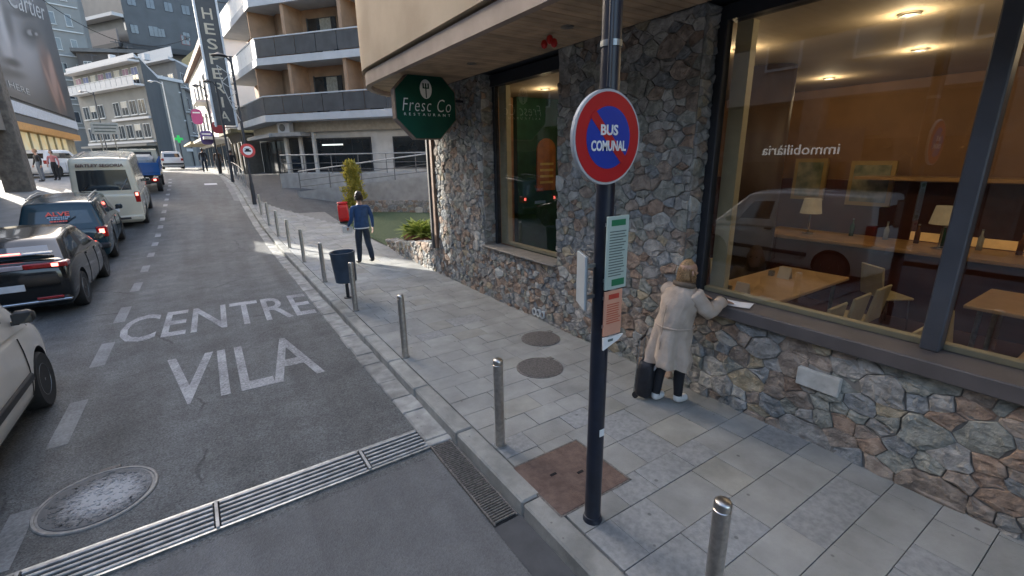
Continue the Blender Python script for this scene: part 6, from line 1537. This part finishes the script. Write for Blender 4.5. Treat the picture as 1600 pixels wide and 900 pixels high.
def hair_geo(c, face, m, parent, s=1.0, long=.0, rng=random.Random(2), puff=1.0):
    f = Vector(face).normalized(); r_ = f.cross(Vector((0, 0, 1))); c = Vector(c); b = MB(); rings = []
    zs = [-.05-long, -.02-long*.6, .02, .06, .095, .12, .13]
    for z in zs:
        hw = .084*puff*math.sqrt(max(.03, 1-(max(0, z)/.137)**2))*(1+.25*(long > 0)*(z < 0)); dp = .104*puff*math.sqrt(max(.03, 1-(max(0, z)/.137)**2)); cut = -.35 if z < .05 else 1.0
        ring = []
        for q in range(20):
            a = 2*math.pi*q/20; ca = math.cos(a); ca = max(ca, -1); k = 1+rng.uniform(-.02, .02)
            ff_ = min(ca, cut) if z < .05 else ca
            ring.append(c+Vector((0, 0, z*s))+f*(-.012*s+dp*s*ff_*k)+r_*hw*s*math.sin(a)*k)
        rings.append(ring)
    b.loft(rings); o = b.build('hair', m, parent, smooth=True)
    # loose strands break the outline
    b2 = MB()
    for k in range(420):
        a = rng.uniform(.9, 5.4); z = rng.uniform(-.04-long, .11); rad = math.sqrt(max(.05, 1-(max(0, z)/.137)**2))
        p = c+Vector((0, 0, z*s))+f*(-.012+.104*puff*rad*math.cos(a))*s+r_*.085*puff*rad*math.sin(a)*s
        out = (p-c); out.z = 0; out = out.normalized() if out.length > 0 else f
        b2.tube([p-out*.006, p+out*.008+Vector((0, 0, -.02)), p+out*.002+Vector((rng.uniform(-.01, .01), rng.uniform(-.01, .01), -.05-long*.3))], [.0026, .0022, .0008], 4)
    stuff(b2.build('strands', m, o)); return o
def person_std(name, label, loc, rz, h, top, legs, shoe, hairm, pose, group=None, sub=2, hairlong=0):
    """generic standing / walking figure, local facing +y, built around the feet at the origin"""
    t = thing(name, label, 'person', (0, 0, 0), group); k = h/1.75
    st_ = pose.get('stride', 0); aL, aR = pose.get('armL', (.0, .0)), pose.get('armR', (.0, .0))
    V3 = lambda x, y, z: (x*k, y*k, z*k)
    J = {'pelvis': (V3(0, 0, .95), (.155*k, .115*k)), 'belly': (V3(0, .005, 1.10), (.150*k, .105*k)), 'chest': (V3(0, .01, 1.30), (.170*k, .115*k)), 'neckb': (V3(0, -.005, 1.46), (.085*k, .075*k)), 'neck': (V3(0, .005, 1.53), .052*k), 'headb': (V3(0, .02, 1.60), .06*k)}
    E = [('pelvis', 'belly'), ('belly', 'chest'), ('chest', 'neckb'), ('neckb', 'neck'), ('neck', 'headb')]; em = [2, 1, 1, 0, 0]
    for s, n, arm, sd in ((-1, 'L', aL, st_), (1, 'R', aR, -st_)):
        kn = (s*.095, sd*.5+.05*abs(sd), .50); an = (s*.095, sd*1.0-(.10 if sd < 0 else 0), .09+(.05 if sd < 0 else 0)); toe = (s*.105, an[1]+.16, an[2]-.055)
        J['hip'+n] = (V3(s*.095, 0, .88), .108*k); J['knee'+n] = (V3(*kn), .080*k); J['calf'+n] = (V3(s*.095, (kn[1]+an[1])/2-.015, (kn[2]+an[2])/2+.04), .074*k); J['ank'+n] = (V3(*an), .060*k); J['heel'+n] = (V3(s*.098, an[1]-.01, an[2]-.045), .045*k); J['toe'+n] = (V3(*toe), (.042*k, .034*k))
        E += [('pelvis', 'hip'+n), ('hip'+n, 'knee'+n), ('knee'+n, 'calf'+n), ('calf'+n, 'ank'+n), ('ank'+n, 'heel'+n), ('heel'+n, 'toe'+n)]; em += [2, 2, 2, 2, 3, 3]
        sh = Vector((s*.195, 0, 1.41)); el = sh+Vector((s*.06, math.sin(arm[0])*.29, -math.cos(arm[0])*.29)); wr = el+Vector((s*.0+pose.get('in'+n, 0), math.sin(arm[0]+arm[1])*.25, -math.cos(arm[0]+arm[1])*.25))
        J['sh'+n] = (V3(*sh), .068*k); J['el'+n] = (V3(*el), .050*k); J['wr'+n] = (V3(*wr), .036*k)
        E += [('chest', 'sh'+n), ('sh'+n, 'el'+n), ('el'+n, 'wr'+n)]; em += [1, 1, 1]
    ex = MB(); face = Vector((math.sin(pose.get('look', 0)), math.cos(pose.get('look', 0)), 0)); hc_ = V3(0, .03, 1.655)
    head_geo(ex, hc_, face, k, 0)
    for s, n in ((-1, 'L'), (1, 'R')):
        e_ = Vector(J['el'+n][0]); w_ = Vector(J['wr'+n][0]); hand(ex, w_-(w_-e_).normalized()*.01, w_-e_, (-s, .15, 0), s, 0, pose.get('curl', .5), k)
    skin('body', J, E, [M_SKIN, top, legs, shoe], em, t, sub, ex)
    hair_geo(hc_, face, hairm, t, k, hairlong); eyes(t, hc_, face, k)
    t.location = loc; t.rotation_euler = (0, 0, rz); return t, J
M_DENIM = mat('dark_jeans', (.018, .028, .045), .85, var=.2, scale=20, bump=.2, bscale=40); M_SWEAT = mat('blue_sweater', (.024, .062, .150), .9, var=.15, scale=12, bump=.4, bscale=30)
M_SHOE = flat('dark_shoe', (.02, .02, .022), .6); M_HAIRD = mat('dark_hair', (.028, .018, .012), .6, var=.2, scale=60); M_HAIRB = mat('light_brown_hair', (.33, .20, .095), .55, var=.35, scale=70)
man, J_ = person_std('person', 'person in blue sweater and dark jeans walking away, papers in left hand', (3.07, 11.35, .135), R(10), 1.73, M_SWEAT, M_DENIM, M_SHOE, M_HAIRD, dict(stride=.11, armL=(-.1, .85), armR=(-.25, .30), look=0, inL=-.03), hairlong=.03)
def hem_ring(z, rx, ry, n=20, cy=0): return [(rx*math.cos(2*math.pi*q/n), cy+ry*math.sin(2*math.pi*q/n), z) for q in range(n)]
b = MB(); b.loft([hem_ring(.90, .185, .135), hem_ring(.93, .192, .140), hem_ring(1.02, .180, .130), hem_ring(1.15, .176, .128), hem_ring(1.28, .186, .134), hem_ring(1.36, .180, .125)], cap=False); b.build('sweater_hem', M_SWEAT, man, smooth=True)
b = MB(); b.loft([hem_ring(.872, .183, .134), hem_ring(.91, .184, .135)], cap=False); b.build('shirt_tail', flat('shirt_white', (.6, .62, .66), .8), man, smooth=True)
pp = thing('papers', 'sheaf of white papers held at the side of the walking person', 'papers', (2.75, 11.4, 1.0))
wl3 = man.matrix_basis @ Vector(J_['wrL'][0]); Mq = Matrix.Translation(wl3+Vector((.0, .10, -.10))) @ Matrix.Rotation(R(70), 4, 'Z') @ Matrix.Rotation(R(35), 4, 'Y')
for q in range(4):
    b = MB(); b.box(-.15, .15, -.105, .105, q*.006, q*.006+.003, Mq @ Matrix.Rotation(R(q*5), 4, 'Z')); b.build('sheet', flat('paper', (.70, .72, .76), .8), pp)
# person in a beige coat leaning at the sill
wm = thing('person', 'person in long beige coat and white shoes leaning on the window sill', 'person', (3.62, 2.72, .13))
X0, Y0, Z0 = 3.68, 2.70, .135
def W3(x, y, z): return (X0+x*.9, Y0+y*.9, Z0+z*.87)
J = {'pelvis': (W3(.0, 0, .90), (.14, .13)), 'belly': (W3(.01, -.01, 1.05), (.13, .12)), 'chest': (W3(.04, -.03, 1.26), (.14, .125)), 'neckb': (W3(.06, -.04, 1.41), .07), 'neck': (W3(.075, -.045, 1.465), .05), 'headb': (W3(.09, -.05, 1.53), .055)}
E = [('pelvis', 'belly'), ('belly', 'chest'), ('chest', 'neckb'), ('neckb', 'neck'), ('neck', 'headb')]; em = [2, 1, 1, 0, 0]
for s, n in ((-1, 'R'), (1, 'L')):        # facing +x: the right side is -y
    fx = .07 if s < 0 else -.09; J['hip'+n] = (W3(0, s*.085, .84), .092); J['knee'+n] = (W3(fx*.6+.03, s*.085, .47), .062); J['calf'+n] = (W3(fx*.8, s*.088, .30), .058); J['ank'+n] = (W3(fx, s*.09, .09), .045); J['heel'+n] = (W3(fx-.03, s*.09, .042), .042); J['toe'+n] = (W3(fx+.15, s*.10, .036), (.042, .034))
    E += [('pelvis', 'hip'+n), ('hip'+n, 'knee'+n), ('knee'+n, 'calf'+n), ('calf'+n, 'ank'+n), ('ank'+n, 'heel'+n), ('heel'+n, 'toe'+n)]; em += [2, 2, 2, 2, 3, 3]
J['shR'] = (W3(.06, -.19, 1.36), .065); J['elR'] = (W3(.15, -.31, 1.17), .050); J['wrR'] = (W3(.38, -.30, 1.255), .036)
J['shL'] = (W3(.06, .14, 1.36), .065); J['elL'] = (W3(.20, .17, 1.17), .050); J['wrL'] = (W3(.38, .0, 1.255), .036)
for n in 'RL': E += [('chest', 'sh'+n), ('sh'+n, 'el'+n), ('el'+n, 'wr'+n)]; em += [1, 1, 1]
M_COAT = mat('beige_coat', (.40, .33, .27), .85, scale=7, col2=(.49, .41, .34), bump=.35, bscale=16); M_TROU = mat('dark_trousers', (.014, .015, .02), .85); M_SNK = flat('white_sneaker', (.66, .66, .64), .6)
ex = MB(); hcw = W3(.105, -.05, 1.585); fcw = Vector((.95, -.3, 0)); head_geo(ex, hcw, fcw, .95, 0)
hand(ex, J['wrR'][0], (.9, -.25, -.12), (0, 0, -1), -1, 0, .25, .92); hand(ex, J['wrL'][0], (.7, -.6, -.05), (0, 0, -1), 1, 0, .3, .92)
skin('body', J, E, [M_SKIN, M_COAT, M_TROU, M_SNK], em, wm, 2, ex)
hair_geo(hcw, fcw, M_HAIRB, wm, .98, .02, random.Random(8), .87); eyes(wm, hcw, fcw, .95)
rc = random.Random(12); b = MB(); rings = []; NC = 56
ph = [rc.uniform(0, 6.28) for _ in range(4)]
for (z, cxx, cy_, rx, ry) in ((.50, -.02, .0, .225, .255), (.53, -.02, .0, .226, .257), (.62, -.02, .0, .220, .250), (.75, -.02, .0, .208, .238), (.86, -.015, .0, .198, .226), (.94, -.005, -.005, .190, .214), (1.00, .0, -.01, .186, .208), (1.10, .015, -.02, .190, .212), (1.20, .03, -.025, .188, .216), (1.30, .045, -.03, .174, .216), (1.37, .055, -.035, .147, .194), (1.42, .062, -.04, .107, .128), (1.45, .068, -.042, .080, .087)):
    ring = []
    for q in range(NC):
        a = 2*math.pi*q/NC; fold = max(0, (1.05-z))*.075*(math.sin(5*a+ph[0])+.6*math.sin(9*a+ph[1]+z*2))+.007*math.sin(14*a+z*40)+.012*math.sin(3*a+z*22+ph[2])+.006*math.sin(7*a-z*31)+.004*math.sin(23*a+z*57)+.005*math.sin(4*a+z*95)
        ring.append(W3(cxx+(rx*.94+fold)*math.cos(a), cy_+(ry*.92+fold)*math.sin(a), z+(.02*math.sin(2*a+1) if z < .55 else 0)))
    rings.append(ring)
b.loft(rings, cap=False); coat = b.build('coat', M_COAT, wm, smooth=True)
for n in 'RL':
    a_, e_, w_ = [Vector(J[k+n][0]) for k in ('sh', 'el', 'wr')]; b = MB(); pts = []; rr_ = []
    for k in range(9):
        t_ = k/8; p = a_.lerp(e_, t_*2) if t_ < .5 else e_.lerp(w_, (t_-.5)*2); pts.append(p); rr_.append(.082-.024*t_+.006*math.sin(k*2.4+len(n)))
    b.tube([a_+(a_-e_)*.12]+pts, [.07]+rr_, 14); b.build('sleeve', M_COAT, coat, smooth=True)
    b = MB(); d_ = (w_-e_).normalized(); b.tube([w_-d_*.035, w_+d_*.03], [.050, .046], 12); b.build('dark_cuff', M_TROU, coat, smooth=True)
b = MB(); b.tube([W3(.068+.088*math.cos(a), -.043+.098*math.sin(a), 1.45-.02*math.cos(a)) for a in [2*math.pi*q/16 for q in range(17)]], .026, 8); b.build('collar', mat('scarf_brown', (.13, .10, .075), .9), coat, smooth=True)
b = MB(); b.tube([W3(.0+.192*math.cos(a), -.01+.212*math.sin(a), .99) for a in [2*math.pi*q/24 for q in range(25)]], .007, 6); b.build('half_belt', M_COAT, coat)
b = MB(); b.tube([W3(-.205-.02*(1.0-z)*1.2*(z < 1), -.005, z) for z in (.52, .62, .75, .86)]+[W3(-.196, -.008, .95), W3(-.190, -.015, 1.1), W3(-.165, -.02, 1.25)], .004, 5); b.build('back_seam', mat('coat_seam', (.26, .21, .16), .9), coat)
# black shopping trolley bag
tb = thing('trolley_bag', 'black wheeled shopping bag beside the person in the beige coat', 'bag', (3.42, 2.98, .13))
M_BAG = mat('black_nylon', (.012, .013, .018), .6, var=.3, scale=12, bump=.4, bscale=14); Mg = Matrix.Translation((3.56, 2.90, .135)) @ Matrix.Rotation(R(20), 4, 'Z') @ Matrix.Rotation(R(3), 4, 'X') @ Matrix.Diagonal((.72, .72, .82, 1))
rings = []
for (z, sx, sy) in ((.05, .15, .10), (.08, .165, .115), (.25, .17, .125), (.40, .165, .12), (.50, .15, .105), (.53, .12, .085)):
    rings.append([tuple(Mg @ Vector((sx*math.copysign(abs(math.cos(a))**.55, math.cos(a)), sy*math.copysign(abs(math.sin(a))**.55, math.sin(a)), z))) for a in [2*math.pi*q/24 for q in range(24)]])
b = MB(); b.loft(rings); b.build('sack', M_BAG, tb, smooth=True)
for s in (-1, 1):
    b = MB(); b.lathe([(.02, -.015), (.045, -.015), (.045, .015), (.02, .015)], (s*.13, .09, .045), 14, 'x', Mg); b.build('wheel', M_TYRE, tb)
    b = MB(); b.tube([Mg @ Vector((s*.10, .125, .05)), Mg @ Vector((s*.10, .125, .80))], .008, 6); b.build('frame_tube', M_DSTEEL, tb)
b = MB(); b.tube([Mg @ Vector((-.10, .125, .80)), Mg @ Vector((.10, .125, .80))], .011, 6); b.build('grip', M_BLACK, tb)
b = MB(); b.box(-.10, .10, -.128, -.122, .44, .50, Mg); b.build('label_patch', flat('bag_patch', (.42, .45, .52), .6), tb)
b = MB(); b.tube([Mg @ Vector((.12, -.10, .08)), Mg @ Vector((.17, -.16, .02)), Mg @ Vector((.25, -.16, .008)), Mg @ Vector((.34, -.14, .006))], .008, 6); b.build('strap', flat('tan_strap', (.35, .19, .07), .7), tb)
ps = thing('paper_sheet', 'white sheet of paper lying on the window sill', 'paper', (4.15, 2.42, 1.19))
b = MB(); Mps = Matrix.Translation((4.17, 2.36, 1.188)) @ Matrix.Rotation(R(18), 4, 'Z')
for q in range(6): b.quad(*[tuple(Mps @ Vector((x, y, .004+.004*abs(y)*10)) ) for x, y in ((-.095, -.135+q*.045), (.095, -.135+q*.045), (.095, -.09+q*.045), (-.095, -.09+q*.045))])
b.build('sheet', flat('paper', (.7, .72, .76), .8), ps)
# small figures up the street
M_JK = flat('black_jacket', (.014, .014, .016), .8); M_JB = flat('brown_jacket', (.09, .05, .03), .8); M_PK = flat('pink_top', (.42, .16, .16), .8); M_GR = flat('grey_trousers', (.12, .14, .17), .85)
far = [('person in a black jacket and grey trousers standing by the parked white car', -7.75, 38.0, .12, 2.2, M_JK, M_GR, M_HAIRB, 1.80), ('person in a pink top standing behind the black jacket by the parked car', -7.25, 38.8, .12, 2.8, M_PK, M_JK, M_HAIRD, 1.72),
       ('leftmost of the dark-clad pedestrians on the far right pavement', .35, 44.0, .15, .1, M_JK, M_DENIM, M_HAIRD, 1.75), ('pedestrian in brown beside the lamp on the far right pavement', 1.25, 42.0, .12, 3.0, M_JB, M_JK, M_HAIRD, 1.72), ('nearest of the dark-clad pedestrians on the far right pavement', 1.9, 37.5, .10, .1, M_JK, M_JK, M_HAIRD, 1.72)]
for k, (lb_, x, y, dz, rz, tp, lg, hr, h) in enumerate(far):
    person_std('person', lb_, (x, y, zr(y, x)+dz), rz, h, tp, lg, M_SHOE, hr, dict(stride=(.0 if k < 2 else .15), armL=(-.1, .3), armR=(.1, .3)), None, 1)
